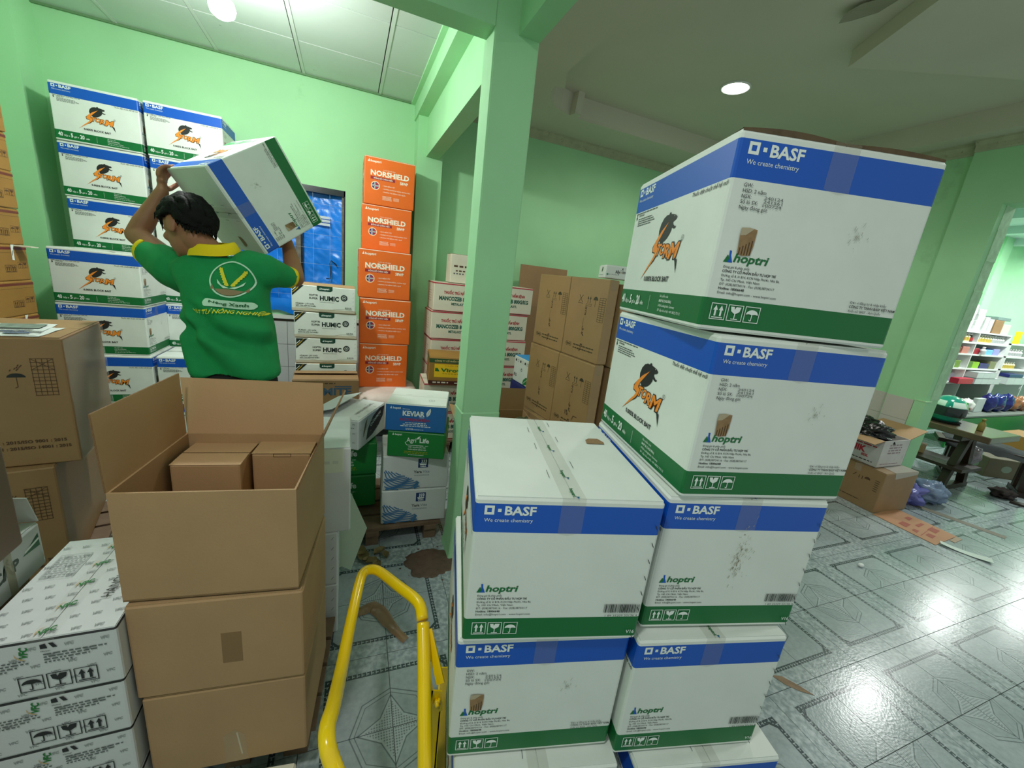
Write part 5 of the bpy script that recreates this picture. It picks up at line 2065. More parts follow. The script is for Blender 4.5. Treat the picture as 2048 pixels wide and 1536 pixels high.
for k, (x, y, a) in enumerate([(1.72, .80, -.9), (1.60, .70, -.6)]):
    mb = MB()
    q = [(-.075, -.004), (-.02, -.02), (.03, -.016), (.085, -.002), (.03, .012), (-.03, .018)] if k == 0 else [(-.08, -.03), (.0, -.035), (.07, -.02), (.08, .02), (.0, .03), (-.07, .02)]
    mb.prism(q, .0006, .0016, mat('brown dried spill', (136, 110, 84), .6, var=.2, vscale=30) if k == 0 else mat('clear film scrap', (205, 210, 205), .08, alpha=.25))
    o = mb.build('spill' if k == 0 else 'film_scrap', None, ((1.76, .74, 0) if k == 0 else (1.63, .86, 0)), (0, 0, a))
    tag(o, ['brown dried spill streak on the tiles right of the foreground stacks', 'scrap of clear film on the tiles beside the foreground stacks'][k], ['stain', 'litter'][k])

# ================================================================== RIGHT SIDE: cartons by the wall, table, bench, shop
def side_print(pr, w, h):
    ink = BROWN_INK
    pr.line(.45 * w, .68 * h, .5 * w, .76 * h, .006, ink)
    for q in (.56, .62):
        pr.rect(q * w, .66 * h, q * w + .006, .74 * h, ink)
    pts = [(.72 * w + .022 * cos(a), .70 * h + .022 * sin(a)) for a in [pi * k / 8 for k in range(9)]]
    pr.poly(pts, ink)
    for k in range(6):
        pr.rect(.86 * w, (.5 + .05 * k) * h, .94 * w, (.515 + .05 * k) * h, ink)
    pr.words(.1 * w, .18 * h, .1 * w, .02, mat('dull red brown print', (140, 60, 40), .6), 3)
    pr.words(.25 * w, .16 * h, .45 * w, .006, ink, 4, .3)


proto('floorbrown', .425, .40, .356, [], mat('floor brown carton', (150, 120, 84), .5, var=.07, bump=.15, bscale=30), prints=[('left', lambda pr, d, h: side_print(pr, d, h))], seam='x', tape=mat('glossy clear tape', (225, 225, 220), .1, alpha=.12), lift=(.0, .006))
fb = place('floorbrown', 'brown carton with dark signs standing on the floor by the right wall', (4.013, 1.575, .0), -.06)
FILMB = mat('glossy film strip', (226, 228, 224), .06, alpha=.45)
mb = MB()
mb.add([(-.08, -.2015, .30), (.20, -.2015, .33), (.20, -.2015, .358), (-.10, -.2015, .358)], [(0, 1, 2, 3)], FILMB)
mb.add([(-.10, -.2, .3585), (.20, -.2, .3585), (.17, .05, .3585), (-.05, .02, .3585)], [(0, 1, 2, 3)], FILMB)
mb.build('film', fb)


def k_side(pr, d, h):
    pr.text('AMINIK', .12 * d, .40 * h, .052, RED_INK, width=.60 * d, bold=.05)
    pr.ring(.75 * d, .62 * h, .006, .0015, RED_INK, 12)
    pr.text('85SL', .66 * d, .26 * h, .022, RED_INK, width=.14 * d, bold=.04)
    pr.words(.2 * d, .68 * h, .7 * d, .010, RED_INK, 3, .2)
    pr.words(.5 * d, .12 * h, .4 * d, .008, BLACK_INK, 4, .2)


def k_front(pr, w, h):
    for k in range(4):
        pr.words(.25 * w, (.50 + .1 * k) * h, .5 * w, .012, mat('dull mauve ink', (150, 128, 136), .6), k, .2)
    pr.words(.1 * w, .1 * h, .7 * w, .006, mat('dull mauve ink', (150, 128, 136), .6), 8, .2)


kb = kraft_open(.36, .38, .235, {'right': (.28, radians(78), (.02, -.02)), 'back': (.15, radians(30), (0, 0)), 'left': (.13, radians(100), (0, 0))})
KW = mat('grimy white carton', (200, 196, 194), .55, var=.08, vscale=6, stain=((150, 146, 140), 7, .6, .5))
kt = thing('carton', 'open white carton with red letters on the brown floor carton', 'box', (4.235, 1.86, .36), (0, 0, -.02))
for nm, me in kb:
    o = obj(nm, me, kt)
    if nm == 'carton_body':
        me.materials.clear()
        me.materials.append(KW)
        me.materials.append(KRAFT_IN)
for face, fn in (('left', k_side), ('front', k_front)):
    pr = Pr(face_m(face, .36, .38, .235))
    fn(pr, .38 if face == 'left' else .36, .235)
    obj('printing', pr.mesh('printing'), kt)


def bag(name, label, c, rx, ry, rz, material, seed, seg=40, rings=26, dent=.5, base=None):
    vs, fs = [], []
    for i in range(rings + 1):
        th = pi * i / rings
        for k in range(seg):
            a = 2 * pi * k / seg
            p = Vector((sin(th) * cos(a), sin(th) * sin(a), -cos(th)))
            n1 = noise.noise(p * 2.1 + Vector((seed, 0, 0)))
            n2 = abs(noise.noise(p * 4.5 + Vector((0, seed, 0))))
            n3 = abs(noise.noise(p * 9 + Vector((0, 0, seed))))
            f = 1 + dent * (.55 * n1 - .45 * n2 - .2 * n3)
            q = Vector((p.x * rx * f, p.y * ry * f, p.z * rz * f))
            if base is not None and q.z < base:
                q.z = base + (q.z - base) * .05
            vs.append(Vector(c) + q)
    for i in range(rings):
        for k in range(seg):
            k2 = (k + 1) % seg
            fs.append((i * seg + k, i * seg + k2, (i + 1) * seg + k2, (i + 1) * seg + k))
    mb = MB()
    mb.add(vs, fs, material, True)
    return tag(mb.build(name), label, 'bag')


BLKP = mat('black plastic film', (14, 14, 16), .25, bump=.6, bscale=24)
bag('plastic_bag', 'crumpled black plastic bag spilling from the open white carton by the right wall', (4.18, 1.90, .60), .18, .22, .12, BLKP, 3.1, dent=.75)
PURP = mat('lilac plastic film', (104, 104, 176), .25, bump=.6, bscale=22)
bag('plastic_bag', 'crumpled lilac plastic bag on the floor beside the brown floor carton', (4.62, 1.66, .085), .16, .14, .11, PURP, 5.4, dent=.7, base=-.083)
bag('plastic_bag', 'pale blue plastic bag lying behind the lilac bag', (4.87, 1.60, .10), .16, .13, .115, mat('pale blue plastic film', (120, 138, 168), .3, bump=.6, bscale=22), 9.4, dent=.7, base=-.098)
ORC = mat('orange brown flattened card', (182, 134, 98), .7, var=.06)
mb = MB()
mb.prism([(-.19, -.2), (.17, -.19), (.19, .2), (-.17, .2)], 0, .004, ORC)
mb.prism([(.03, -.23), (.165, -.225), (.17, -.19), (.03, -.2)], 0.0, .003, mat('floor brown carton', (150, 120, 84), .5))
fc = mb.build('flattened_carton', None, (4.17, 1.37, .0006), (0, 0, .03))
tag(fc, 'flattened orange brown carton with faded red print on the tiles', 'cardboard')
pr = Pr(Matrix.Translation((0, 0, .0045)))
fr = mat('faded red print', (160, 84, 66), .7)
for x, y, w_, h_ in ((-.1, -.15, .08, .05), (.03, -.12, .1, .06), (.0, -.03, .12, .03), (-.12, .0, .1, .06), (.05, .05, .08, .04), (-.13, -.07, .06, .04)):
    pr.poly([(x, y), (x + w_, y + .01), (x + w_ * .9, y + h_), (x + .01, y + h_ * .9)], fr)
pr.line(-.15, -.1, .15, -.06, .004, fr)
obj('printing', pr.mesh('printing'), fc)
mb = MB()
mb.prism([(-.30, -.03), (.30, -.045), (.31, .03), (-.29, .045)], 0, .0015, mat('grey brown board strip', (122, 118, 104), .7))
o = mb.build('board_strip', None, (4.72, 1.36, .0006), (0, 0, -1.25))
tag(o, 'grey brown board strip on the tiles in front of the lilac bag', 'cardboard')
mb = MB()
vs, fs = [], []
for j in range(9):
    for i in range(4):
        u, v = i / 3 - .5, j / 8
        vs.append((u * (.05 + .03 * (1 - v)), -.13 + .26 * v, .002 + .012 * (abs(v - .5) * 2) ** 2 + .006 * abs(u)))
for j in range(8):
    for i in range(3):
        a = j * 4 + i
        fs.append((a, a + 1, a + 5, a + 4))
mb.add(vs, fs, mat('pale paper', (206, 220, 212), .7), True)
tag(mb.build('paper_scrap', None, (4.11, 1.05, 0), (0, 0, .45)), 'curled pale paper strip on the tiles in front of the flattened carton', 'paper')
mb = MB()
mb.ellipsoid((0, 0, .012), .02, .016, .012, mat('white crumpled paper', (232, 236, 236), .5), 9, 6)
tag(mb.build('paper_ball', None, (3.06, 1.16, 0)), 'tiny white crumpled paper on the tiles', 'paper')

# ---- dark table
tb = thing('table', 'dark brown wooden table with slanted legs in the doorway of the shop', 'table', (5.62, 2.02, 0))
TOPM = mat('polished brown table top', (96, 78, 62), .18, var=.15, vscale=6)
mb = MB()
mb.box(-.30, -.52, .575, .30, .62, .635, TOPM)
o = mb.build('table_top', tb)
o.modifiers.new('bevel', 'BEVEL').width = .006
for y in (-.3, .45):
    for sx in (-1, 1):
        mb = MB()
        mb.slab((sx * .02 - .035, y - .03, .575), (sx * .20 - .035, y - .03, .05), (sx * .20 + .035, y - .03, .05), (sx * .02 + .035, y - .03, .575), .06, DWOOD)
        obj('leg', mb.mesh('leg'), tb)
    mb = MB()
    mb.box(-.27, y - .03, 0, .27, y + .03, .05, DWOOD)
    obj('foot', mb.mesh('foot'), tb)
    mb = MB()
    mb.box(-.24, y - .028, .525, .24, y + .032, .575, DWOOD)
    obj('top_rail', mb.mesh('top_rail'), tb)
mb = MB()
mb.box(-.26, -.42, .235, .12, .55, .265, DWOOD)
obj('shelf', mb.mesh('shelf'), tb)
# helmet
HT = mat('teal helmet shell', (22, 150, 128), .15, coat=.8)
hl = thing('helmet', 'teal and white motorcycle helmet with a green patch on the dark table', 'helmet', (5.57, 1.93, .636), (0, 0, radians(200)))
mb = MB()
vs, fs = [], []
rings, seg = 16, 32
for i in range(rings + 1):
    th = pi * (.0 + .74 * i / rings)
    for k in range(seg):
        a = 2 * pi * k / seg
        z = cos(th)
        x = sin(th) * cos(a) * (.165 if cos(a) > 0 else .16)
        y = sin(th) * sin(a) * .138
        vs.append((x, y, .135 + z * .13 if z > 0 else .135 + z * .175))
for i in range(rings):
    for k in range(seg):
        k2 = (k + 1) % seg
        fs.append((i * seg + k, (i + 1) * seg + k, (i + 1) * seg + k2, i * seg + k2))
mb.add(vs, fs, HT, True)
mm = [HT, mat('white helmet stripe', (222, 236, 228), .15, coat=.8), mat('apple green helmet patch', (40, 176, 70), .15, coat=.8)]
for m_ in mm[1:]:
    mb.m(m_)
for fi, f in enumerate(mb.f):
    c = sum((mb.v[q] for q in f), Vector()) / len(f)
    if .16 < c.z < .222 and abs(c.y) > .02:
        mb.mi[fi] = 1
        if -.06 < c.x < .05:
            mb.mi[fi] = 2
    if c.x < -.10 and c.z < .2:
        mb.mi[fi] = 1
sh = mb.build('shell', hl)
sd_ = sh.modifiers.new('solid', 'SOLIDIFY')
sd_.thickness = .012
mb = MB()
n = 18
vs, fs = [], []
for i in range(n + 1):
    a = -1.15 + 2.3 * i / n
    for z, rr in ((.075, 1.02), (.105, 1.045), (.14, 1.045), (.165, 1.01)):
        vs.append((cos(a) * .168 * rr, sin(a) * .141 * rr, z))
for i in range(n):
    for j in range(3):
        q = i * 4 + j
        fs.append((q, q + 4, q + 5, q + 1))
mb.add(vs, fs, mat('smoked visor', (30, 44, 44), .08), True)
mb.build('visor', hl)
mb = MB()
mb.lathe([(0, 0), (.118, 0), (.13, .012), (.118, .02), (0, .02)], BLACKC, 20)
mb.build('rim', hl)
mb = MB()
mb.lathe([(0, 0), (.024, 0), (.026, .01), (.026, .07), (.012, .09), (.011, .10), (.014, .10), (.014, .118), (0, .12)], mat('amber bottle', (150, 128, 60), .25), 12)
tag(mb.build('bottle', None, (5.56, 1.66, .636)), 'small amber bottle standing on the dark table', 'bottle')
mb = MB()
mb.box(-.09, -.06, 0, .09, .06, .07, KRAFT)
mb.box(-.075, -.045, .07, .075, .045, .072, KRAFT_IN)
tag(mb.build('tray', None, (5.60, 2.05, .266), (0, 0, .3)), 'small brown carton on the lower shelf of the dark table', 'box')
bag('plastic_bag', 'shiny clear plastic bag hanging at the table leg', (5.86, 1.72, .34), .07, .06, .09, mat('shiny clear film', (170, 160, 170), .08, alpha=.7), 2.2, 22, 14, .6)

# ---- bench
bn = thing('bench', 'dark wooden bench beside the table in the shop', 'bench', (6.22, 1.72, 0), (0, 0, radians(-62)))
mb = MB()
mb.box(-.42, -.15, .365, .42, .15, .405, DWOOD)
mb.build('seat', bn)
for x in (-.27, .27):
    mb = MB()
    mb.box(x - .03, -.11, .05, x + .03, -.05, .365, DWOOD)
    mb.box(x - .03, .05, .05, x + .03, .11, .365, DWOOD)
    obj('leg', mb.mesh('leg'), bn)
    mb = MB()
    mb.box(x - .035, -.17, 0, x + .035, .17, .05, DWOOD)
    obj('foot', mb.mesh('foot'), bn)
CLOTH = mat('dark grey cloth', (52, 56, 58), .9, bump=.4, bscale=40)
vs, fs = [], []
nx, ny = 24, 14
for j in range(ny + 1):
    for i in range(nx + 1):
        u, v = i / nx, j / ny
        x = -.36 + .6 * u
        y = -.19 + .36 * v
        z = .408 + .05 * sin(pi * u) * (.6 + .4 * noise.noise(Vector((u * 4, v * 4, 2)))) + .012 * noise.noise(Vector((u * 9, v * 9, 5)))
        if v < .2:
            z -= (.2 - v) * .35
        vs.append((x, y, z))
for j in range(ny):
    for i in range(nx):
        a = j * (nx + 1) + i
        fs.append((a, a + 1, a + nx + 2, a + nx + 1))
mb = MB()
mb.add(vs, fs, CLOTH, True)
o = mb.build('jacket', None, (6.22, 1.72, .0), (0, 0, radians(-62)))
tag(o, 'dark grey jacket thrown over the dark wooden bench', 'jacket')
# crate under the bench
def crate_print(pr, w, h):
    pr.disc(.55 * w, .5 * h, .05, mat('pale grey green print', (120, 136, 118), .6), 14, .04)


proto('crate', .36, .3, .22, [], mat('olive brown carton', (92, 86, 62), .6, var=.08), prints=[('front', crate_print), ('left', crate_print)], tape=None)
place('crate', 'olive brown carton standing behind the bench', (6.56, 1.80, 0), radians(-30))
bag('plastic_bag', 'dark heap of sacks on the floor under the bench', (6.0, 1.47, .035), .16, .09, .05, mat('dark maroon cloth', (40, 28, 28), .8), 8.2, 26, 14, .8, base=-.033)
SH = mat('dark brown sandal', (44, 32, 28), .5)
for k in range(2):
    sn = thing('sandal', 'worn dark sandal on the tiles in front of the bench', 'sandal', (5.93 + .16 * k, 1.30 - .05 * k, 0), (0, 0, radians(-50 + 20 * k)), 'dark sandals by the bench')
    mb = MB()
    q = [(.11 * cos(a) * (1 if cos(a) > 0 else .95), .042 * sin(a) * (1 + .2 * cos(a))) for a in [2 * pi * i / 18 for i in range(18)]]
    mb.prism(q, 0, .02, SH)
    obj('sole', mb.mesh('sole'), sn)
    mb = MB()
    mb.tube([(.02, -.042, .015), (.035, -.03, .045), (.04, 0, .055), (.035, .03, .045), (.02, .042, .015)], .009, SH, 8)
    obj('strap', mb.mesh('strap'), sn)

# ---- shelves of the shop
SW = mat('white shelf board', (226, 230, 228), .35)
SX0, SX1, SY = 6.66, 9.76, 3.0
rk = thing('shelf_rack', 'white shelf rack full of bottles and packets against the shop wall', 'shelf', ((SX0 + SX1) / 2, SY + .17, 0))
cx = (SX0 + SX1) / 2
lev = [.765, .99, 1.21, 1.385, 1.545]
for z in lev:
    mb = MB()
    mb.box(SX0 - cx, -.17, z - .022, SX1 - cx, .17, z, SW)
    obj('shelf_board', mb.mesh('shelf_board'), rk)
for x in (SX0, 7.69, 8.72, SX1 - .02):
    mb = MB()
    mb.box(x - cx, -.168, 0, x - cx + .02, .168, 1.545, SW)
    obj('upright', mb.mesh('upright'), rk)
mb = MB()
mb.box(SX0 - cx, .165, .0, SX1 - cx, .172, 1.545, mat('dim green back board', (120, 170, 130), .7))
obj('back_board', mb.mesh('back_board'), rk)
mb = MB()
mb.box(SX0 - cx, -.16, 0, SX1 - cx, -.15, .42, GREEN2)
obj('front_board', mb.mesh('front_board'), rk)
rk2 = thing('shelf_rack', 'second white shelf rack further right along the shop wall', 'shelf', (10.9, SY + .17, 0))
for z in (.765, 1.0, 1.21, 1.42):
    mb = MB()
    mb.box(-1.05, -.17, z - .022, 1.05, .17, z, SW)
    obj('shelf_board', mb.mesh('shelf_board'), rk2)
for x in (-1.05, 0, 1.03):
    mb = MB()
    mb.box(x, -.168, 0, x + .02, .168, 1.42, SW)
    obj('upright', mb.mesh('upright'), rk2)


def bottle_mesh(r, h, body, cap, label=None):
    mb = MB()
    mb.lathe([(0, 0), (r * .95, 0), (r, .01), (r, h * .62), (r * .45, h * .78), (r * .45, h * .84)], body, 10)
    if label:
        mb.lathe([(r * 1.02, h * .12), (r * 1.02, h * .52)], label, 10)
    b = mb.mesh('bottle_body')
    mb = MB()
    mb.lathe([(0, h * .84), (r * .55, h * .84), (r * .55, h), (0, h)], cap, 10)
    return [('bottle_body', b), ('cap', mb.mesh('cap'))]


def put_bottle(parts, label, group, x, y, z):
    t_ = thing('bottle', label, 'bottle', (x, y, z), (0, 0, 0), group)
    for nm, me in parts:
        obj(nm, me, t_)


c1 = mat('cream bottle', (226, 222, 190), .35)
c2 = mat('white bottle', (232, 234, 232), .35)
c3 = mat('dark red packet', (150, 22, 40), .45)
c4 = mat('dark bottle', (70, 60, 56), .3)
YL = mat('ochre label', (190, 170, 70), .5)
BA = bottle_mesh(.032, .125, c1, c2, YL)
BB_ = bottle_mesh(.034, .12, c2, c2, mat('grey label', (170, 176, 176), .5))
BC = bottle_mesh(.036, .12, c4, c2, mat('red label', (170, 40, 50), .5))
for i in range(9):
    put_bottle([BA, BA, BC][i % 3] if i > 3 else BA, ['cream bottle with ochre label', 'cream bottle with ochre label', 'dark bottle with red label'][i % 3 if i > 3 else 0] + ' in the left bay of the upper shelf', 'bottles in the left bay of the upper shelf', 7.95 + .085 * i, SY + .06, 1.385)
for i in range(11):
    k = i > 5
    put_bottle(BB_ if k else BA, ('white bottle with grey label' if k else 'cream bottle with ochre label') + ' in the right bay of the upper shelf', 'bottles in the right bay of the upper shelf', 8.80 + .084 * i, SY + .06, 1.385)
for i in range(6):
    put_bottle(BB_, 'white bottle on the second rack of the shop', 'white bottles on the second rack', 9.96 + .1 * i, SY + .06, 1.21)
for i in range(6):
    put_bottle(BA, 'cream bottle on the lower board of the second rack', 'cream bottles on the second rack', 9.93 + .09 * i, SY + .06, 1.0)


def item(name, label, x0, z0, w, h, d, material, cat='box', group=None, y=SY + .02, rot=0, lid=None):
    mb = carton_body(w, d, h, [(.92, 1, lid)] if lid else [], material, None, .004)
    o = mb.build(name, None, (x0 + w / 2, y + d / 2, z0), (0, 0, rot))
    return tag(o, label, cat, group)


WB = mat('bright white packet', (236, 238, 238), .4)
LB = mat('light blue packet', (120, 190, 220), .4)
LG = mat('lime green packet', (140, 190, 40), .4)
PU = mat('dark purple packet', (60, 40, 110), .4)
TL = mat('turquoise packet', (70, 190, 190), .4)
GP = mat('pale grey packet', (196, 206, 204), .4)
NB = mat('navy blue packet', (22, 34, 104), .35)
# on top of the rack
spec = [(7.93, 1.545, .34, .12, KRAFT_D), (7.93, 1.667, .3, .12, mat('salmon carton', (206, 150, 120), .5)), (7.90, 1.789, .3, .09, mat('dark packet', (80, 76, 70), .5)), (7.92, 1.881, .28, .05, GP)]
for k, (x, z, w, h, m_) in enumerate(spec):
    item('carton', ['brown', 'salmon', 'dark grey', 'pale grey'][k] + ' carton of the left pile on top of the shop rack', x, z, w, h, .22, m_)
for k in range(5):
    item('packet', 'white packet of the second pile on top of the shop rack', 8.29 + .01 * (k % 2), 1.546 + .075 * k, .14, .073, .2, WB, 'packet', 'white packets piled on the shop rack')
for k in range(4):
    item('packet', 'white packet of the third pile on top of the shop rack', 8.50 + .012 * (k % 3), 1.546 + .08 * k, .2, .078, .2, WB, 'packet', 'white packets of the third pile on the shop rack')
item('carton', 'narrow white carton on top of the shop rack', 8.78, 1.546, .12, .22, .2, WB)
item('carton', 'white carton with slanting lid on top of the shop rack', 8.92, 1.546, .13, .2, .2, GP)
item('carton', 'brown carton at the right end of the shop rack top', 9.10, 1.546, .28, .2, .2, KRAFT_D)
item('carton', 'white torn packet at the right end of the shop rack top', 9.40, 1.546, .24, .15, .2, CREAMW)
item('carton', 'flat grey box lying on the brown carton of the shop rack', 9.14, 1.748, .42, .05, .2, mat('steel grey box', (120, 140, 140), .4))
item('sign', 'bright yellow card standing on the second rack', 9.93, 1.42, .22, .2, .012, mat('bright yellow card', (250, 236, 10), .5), 'card')
# shelf below the bottles
for k, (x, w, h, m_, lb) in enumerate([(7.92, .2, .10, c3, 'dark red packet'), (8.15, .26, .09, mat('maroon packet', (120, 24, 34), .4), 'maroon packet'), (8.44, .2, .1, mat('rose packet', (190, 120, 110), .4), 'rose packet'), (8.76, .2, .09, c3, 'crimson packet'), (9.0, .14, .08, TL, 'turquoise packet'), (9.16, .24, .08, LB, 'light blue packet'), (9.42, .2, .1, mat('lavender packet', (160, 160, 220), .4), 'lavender packet')]):
    item('packet', lb + ' on the third board of the shop rack', x, 1.21, w, h, .16, m_, 'packet')
for k, x in enumerate((8.06, 8.98)):
    put_bottle(BB_, ['white bottle standing before the red packets, left bay', 'white bottle standing before the red packets, right bay'][k], None, x, SY - .06 + .05, 1.21)
for k, (x, w, h, m_, lb) in enumerate([(7.93, .22, .08, c3, 'dark red carton'), (8.17, .14, .09, LB, 'sky blue carton'), (8.34, .2, .11, mat('olive green packet', (110, 140, 50), .4), 'olive green packet'), (8.78, .14, .1, mat('moss packet', (90, 120, 50), .4), 'moss green packet'), (8.93, .2, .1, LG, 'lime green carton'), (9.16, .3, .08, PU, 'dark purple packet'), (9.48, .2, .12, mat('khaki packet', (130, 130, 96), .4), 'khaki packet')]):
    item('packet', lb + ' on the fourth board of the shop rack', x, .99, w, h, .16, m_, 'packet')
mb = MB()
mb.box(-.11, -.003, 0, .11, .003, .15, WB)
o = mb.build('card', None, (8.06, SY - .06, 1.05), (radians(-12), radians(24), 0))
tag(o, 'white tilted card leaning on the red carton of the shop rack', 'card')
# counter board with boxes
for k, (x, w, h, m_, lb) in enumerate([(7.95, .22, .14, mat('brick red packet', (170, 60, 50), .4), 'brick red packet'), (8.0, .3, .05, mat('olive yellow packet', (140, 150, 40), .4), 'olive yellow packet')]):
    item('packet', lb + ' at the left end of the shop counter', x, .765, w, h, .1, m_, 'packet', None, SY + (.12 if k == 0 else .0))
item('carton', 'long crimson carton lying on the shop counter', 8.36, .765, .44, .085, .1, mat('crimson carton', (176, 24, 60), .4), y=SY - .1)
item('carton', 'pale lilac carton behind the crimson one on the shop counter', 8.42, .765, .34, .13, .1, mat('pale lilac carton', (200, 206, 224), .4), y=SY + .1)
for i in range(4):
    for j in range(2 if i < 3 else 1):
        item('carton', 'small pale grey carton with dark lid line stacked on the shop counter', 8.86 + .205 * i, .766 + .092 * j, .2, .09, .15, GP, 'box', 'pale grey cartons on the shop counter', SY - .1, 0, mat('slate line', (110, 124, 124), .5))
for i in range(3):
    item('carton', 'pale grey carton stacked on the second rack counter', 9.92 + .26 * i, .766, .25, .12, .15, GP, 'box', 'pale cartons on the second rack counter', SY - .1, 0, mat('slate line', (110, 124, 124), .5))
item('carton', 'long navy carton lying on the second rack counter', 9.92, .888, .5, .05, .15, NB, y=SY - .1)
# display below the counter: bags and sacks
rk3 = thing('display_bench', 'low green fronted display bench under the shop counter', 'bench', (8.9, 2.62, 0))
mb = MB()
mb.box(-1.5, -.16, .41, 1.6, .16, .43, mat('dim display board', (110, 120, 112), .5))
mb.build('board', rk3)
mb = MB()
mb.box(-1.5, -.16, 0, 1.6, -.14, .40, GREEN2)
mb.build('front_panel', rk3)
GB_ = mat('glossy navy bag', (22, 34, 104), .2, bump=.5, bscale=30)
for k, (x, r_) in enumerate(((8.66, .13), (8.92, .15), (9.2, .13))):
    bag('packet_bag', 'glossy navy bag standing on the display bench', (x, 2.62, .56), r_, .09, .14, GB_, k + 1.3, 24, 16, .45, base=-.128)
    bpy.context.scene.collection.objects[-1]['group'] = 'navy bags on the display bench'
for k, x in enumerate((9.46, 9.74, 10.02)):
    bag('packet_bag', 'brown and navy patterned bag on the display bench', (x, 2.62, .54), .13, .09, .12, mat('patterned brown bag', (150, 100, 60), .3, stain=((24, 34, 100), 9, .5, 1.0)), k + 4.1, 24, 16, .5, base=-.108)
    bpy.context.scene.collection.objects[-1]['group'] = 'patterned bags on the display bench'
item('carton', 'pale grey board carton standing beside the navy bags', 8.26, .432, .24, .2, .05, GP, y=2.6)
item('carton', 'green and white carton at the left of the display bench', 7.55, .432, .3, .16, .16, GREEN2, y=2.54)
bag('packet_bag', 'white and red bag at the left of the display bench', (8.0, 2.62, .53), .12, .09, .11, mat('white red bag', (226, 226, 222), .3, stain=((170, 36, 50), 6, .55, 1.0)), 7.7, 24, 16, .4, base=-.098)
item('carton', 'wide dark red carton on the floor at the right end of the shop', 9.25, 0, .8, .3, .3, mat('deep red carton', (120, 16, 24), .4), y=2.0)
item('carton', 'golden brown carton on the floor before the dark red carton', 7.3, 0, .5, .42, .3, TB, y=1.72)
item('carton', 'yellow tube shaped packet behind the helmet', 5.72, .636, .2, .05, .06, mat('lime yellow packet', (190, 220, 60), .4), 'packet', y=2.42)

# ---- lamps
bl = thing('hanging_bulb', 'glowing bulb hanging on a cord from the panel ceiling', 'lamp', (LAMP_L[0], LAMP_L[1], LAMP_L[2]))
mb = MB()
mb.tube([(0, 0, .27), (0, 0, .09)], .004, BLACKC, 6)
mb.build('cord', bl)
mb = MB()
mb.lathe([(0, .10), (.018, .10), (.022, .05), (.03, .045), (.03, .03), (0, .03)], mat('white lamp base', (230, 232, 230), .4), 18)
mb.build('socket', bl)
mb = MB()
mb.lathe([(.03, .03), (.052, .008), (.06, -.02), (.052, -.048), (.03, -.064), (0, -.07)], mat('glowing lamp globe', (255, 255, 250), .4, emit=(1, 1, .97, 1), es=22), 20)
mb.build('globe', bl)
dl = thing('downlight', 'round glowing downlight in the plaster ceiling', 'lamp', (LAMP_R[0], LAMP_R[1], ZT))
mb = MB()
mb.lathe([(.10, 0), (.115, 0), (.115, -.006), (.10, -.01), (.10, 0)], mat('white lamp base', (230, 232, 230), .4), 28)
mb.build('trim_ring', dl)
mb = MB()
mb.lathe([(.10, -.004), (.05, -.007), (0, -.008)], mat('glowing downlight lens', (255, 250, 235), .4, emit=(1, .97, .88, 1), es=14), 28)
mb.build('lens', dl)
for k, q in enumerate(SHOP_LAMPS):
    l_ = thing('ceiling_lamp', ['round shop lamp nearest the doorway', 'round shop lamp before the shelf rack', 'round shop lamp at the far end of the shop'][k], 'lamp', (q[0], q[1], 3.0))
    mb = MB()
    mb.lathe([(0, 0), (.19, 0), (.19, -.02), (.17, -.035), (.17, -.02)], mat('white lamp base', (230, 232, 230), .4), 24)
    obj('base', mb.mesh('base'), l_)
    mb = MB()
    mb.lathe([(.17, -.026), (0, -.028)], mat('glowing shop lamp lens', (255, 255, 250), .4, emit=(1, 1, .97, 1), es=9), 24)
    obj('lens', mb.mesh('lens'), l_)

# ================================================================== THE MAN
def remesh(mb, name, voxel, smooth=4, material=None):
    me = mb.mesh('tmp')
    o = bpy.data.objects.new('tmp', me)
    COL.objects.link(o)
    r_ = o.modifiers.new('r', 'REMESH')
    r_.mode = 'VOXEL'
    r_.voxel_size = voxel
    r_.use_smooth_shade = True
    s_ = o.modifiers.new('s', 'SMOOTH')
    s_.iterations = smooth
    s_.factor = .5
    dg = bpy.context.evaluated_depsgraph_get()
    dg.update()
    out = bpy.data.meshes.new_from_object(o.evaluated_get(dg))
    out.name = name
    bpy.data.objects.remove(o)
    out.materials.clear()
    if material:
        out.materials.append(material)
    for p in out.polygons:
        p.use_smooth = True
        p.material_index = 0
    return out


LAT = Vector((.957, -.287, 0)).normalized()
BK = Vector((.287, .957, 0)).normalized()     # the way his chest points
UPZ = Vector((0, 0, 1))


def loft(mb, rows, material, seg=24, p=2.3):
    """rows: (centre, half width, half depth)"""
    vs, fs = [], []
    for c, a, b in rows:
        for k in range(seg):
            t_ = 2 * pi * k / seg
            cx_, sx_ = cos(t_), sin(t_)
            kx = math.copysign(abs(cx_) ** (2 / p), cx_)
            ky = math.copysign(abs(sx_) ** (2 / p), sx_)
            vs.append(c + LAT * (a * kx) + BK * (b * ky))
    n = len(rows)
    for i in range(n - 1):
        for k in range(seg):
            k2 = (k + 1) % seg
            fs.append((i * seg + k, i * seg + k2, (i + 1) * seg + k2, (i + 1) * seg + k))
    fs.append(tuple(reversed(range(seg))))
    fs.append(tuple(range((n - 1) * seg, n * seg)))
    mb.add(vs, fs, material, True)


def limb(mb, pts, rad, material, seg=16):
    q = [pts[0]]
    rr = [rad[0]]
    for i in range(len(pts) - 1):
        for k in range(1, 6):
            t_ = k / 5
            q.append(pts[i].lerp(pts[i + 1], t_))
            rr.append(rad[i] + (rad[i + 1] - rad[i]) * t_)
    mb.tube(q, rr, material, seg)
    for p_, r_ in zip(pts, rad):
        mb.ellipsoid(p_, r_, r_, r_, material, 14, 8)


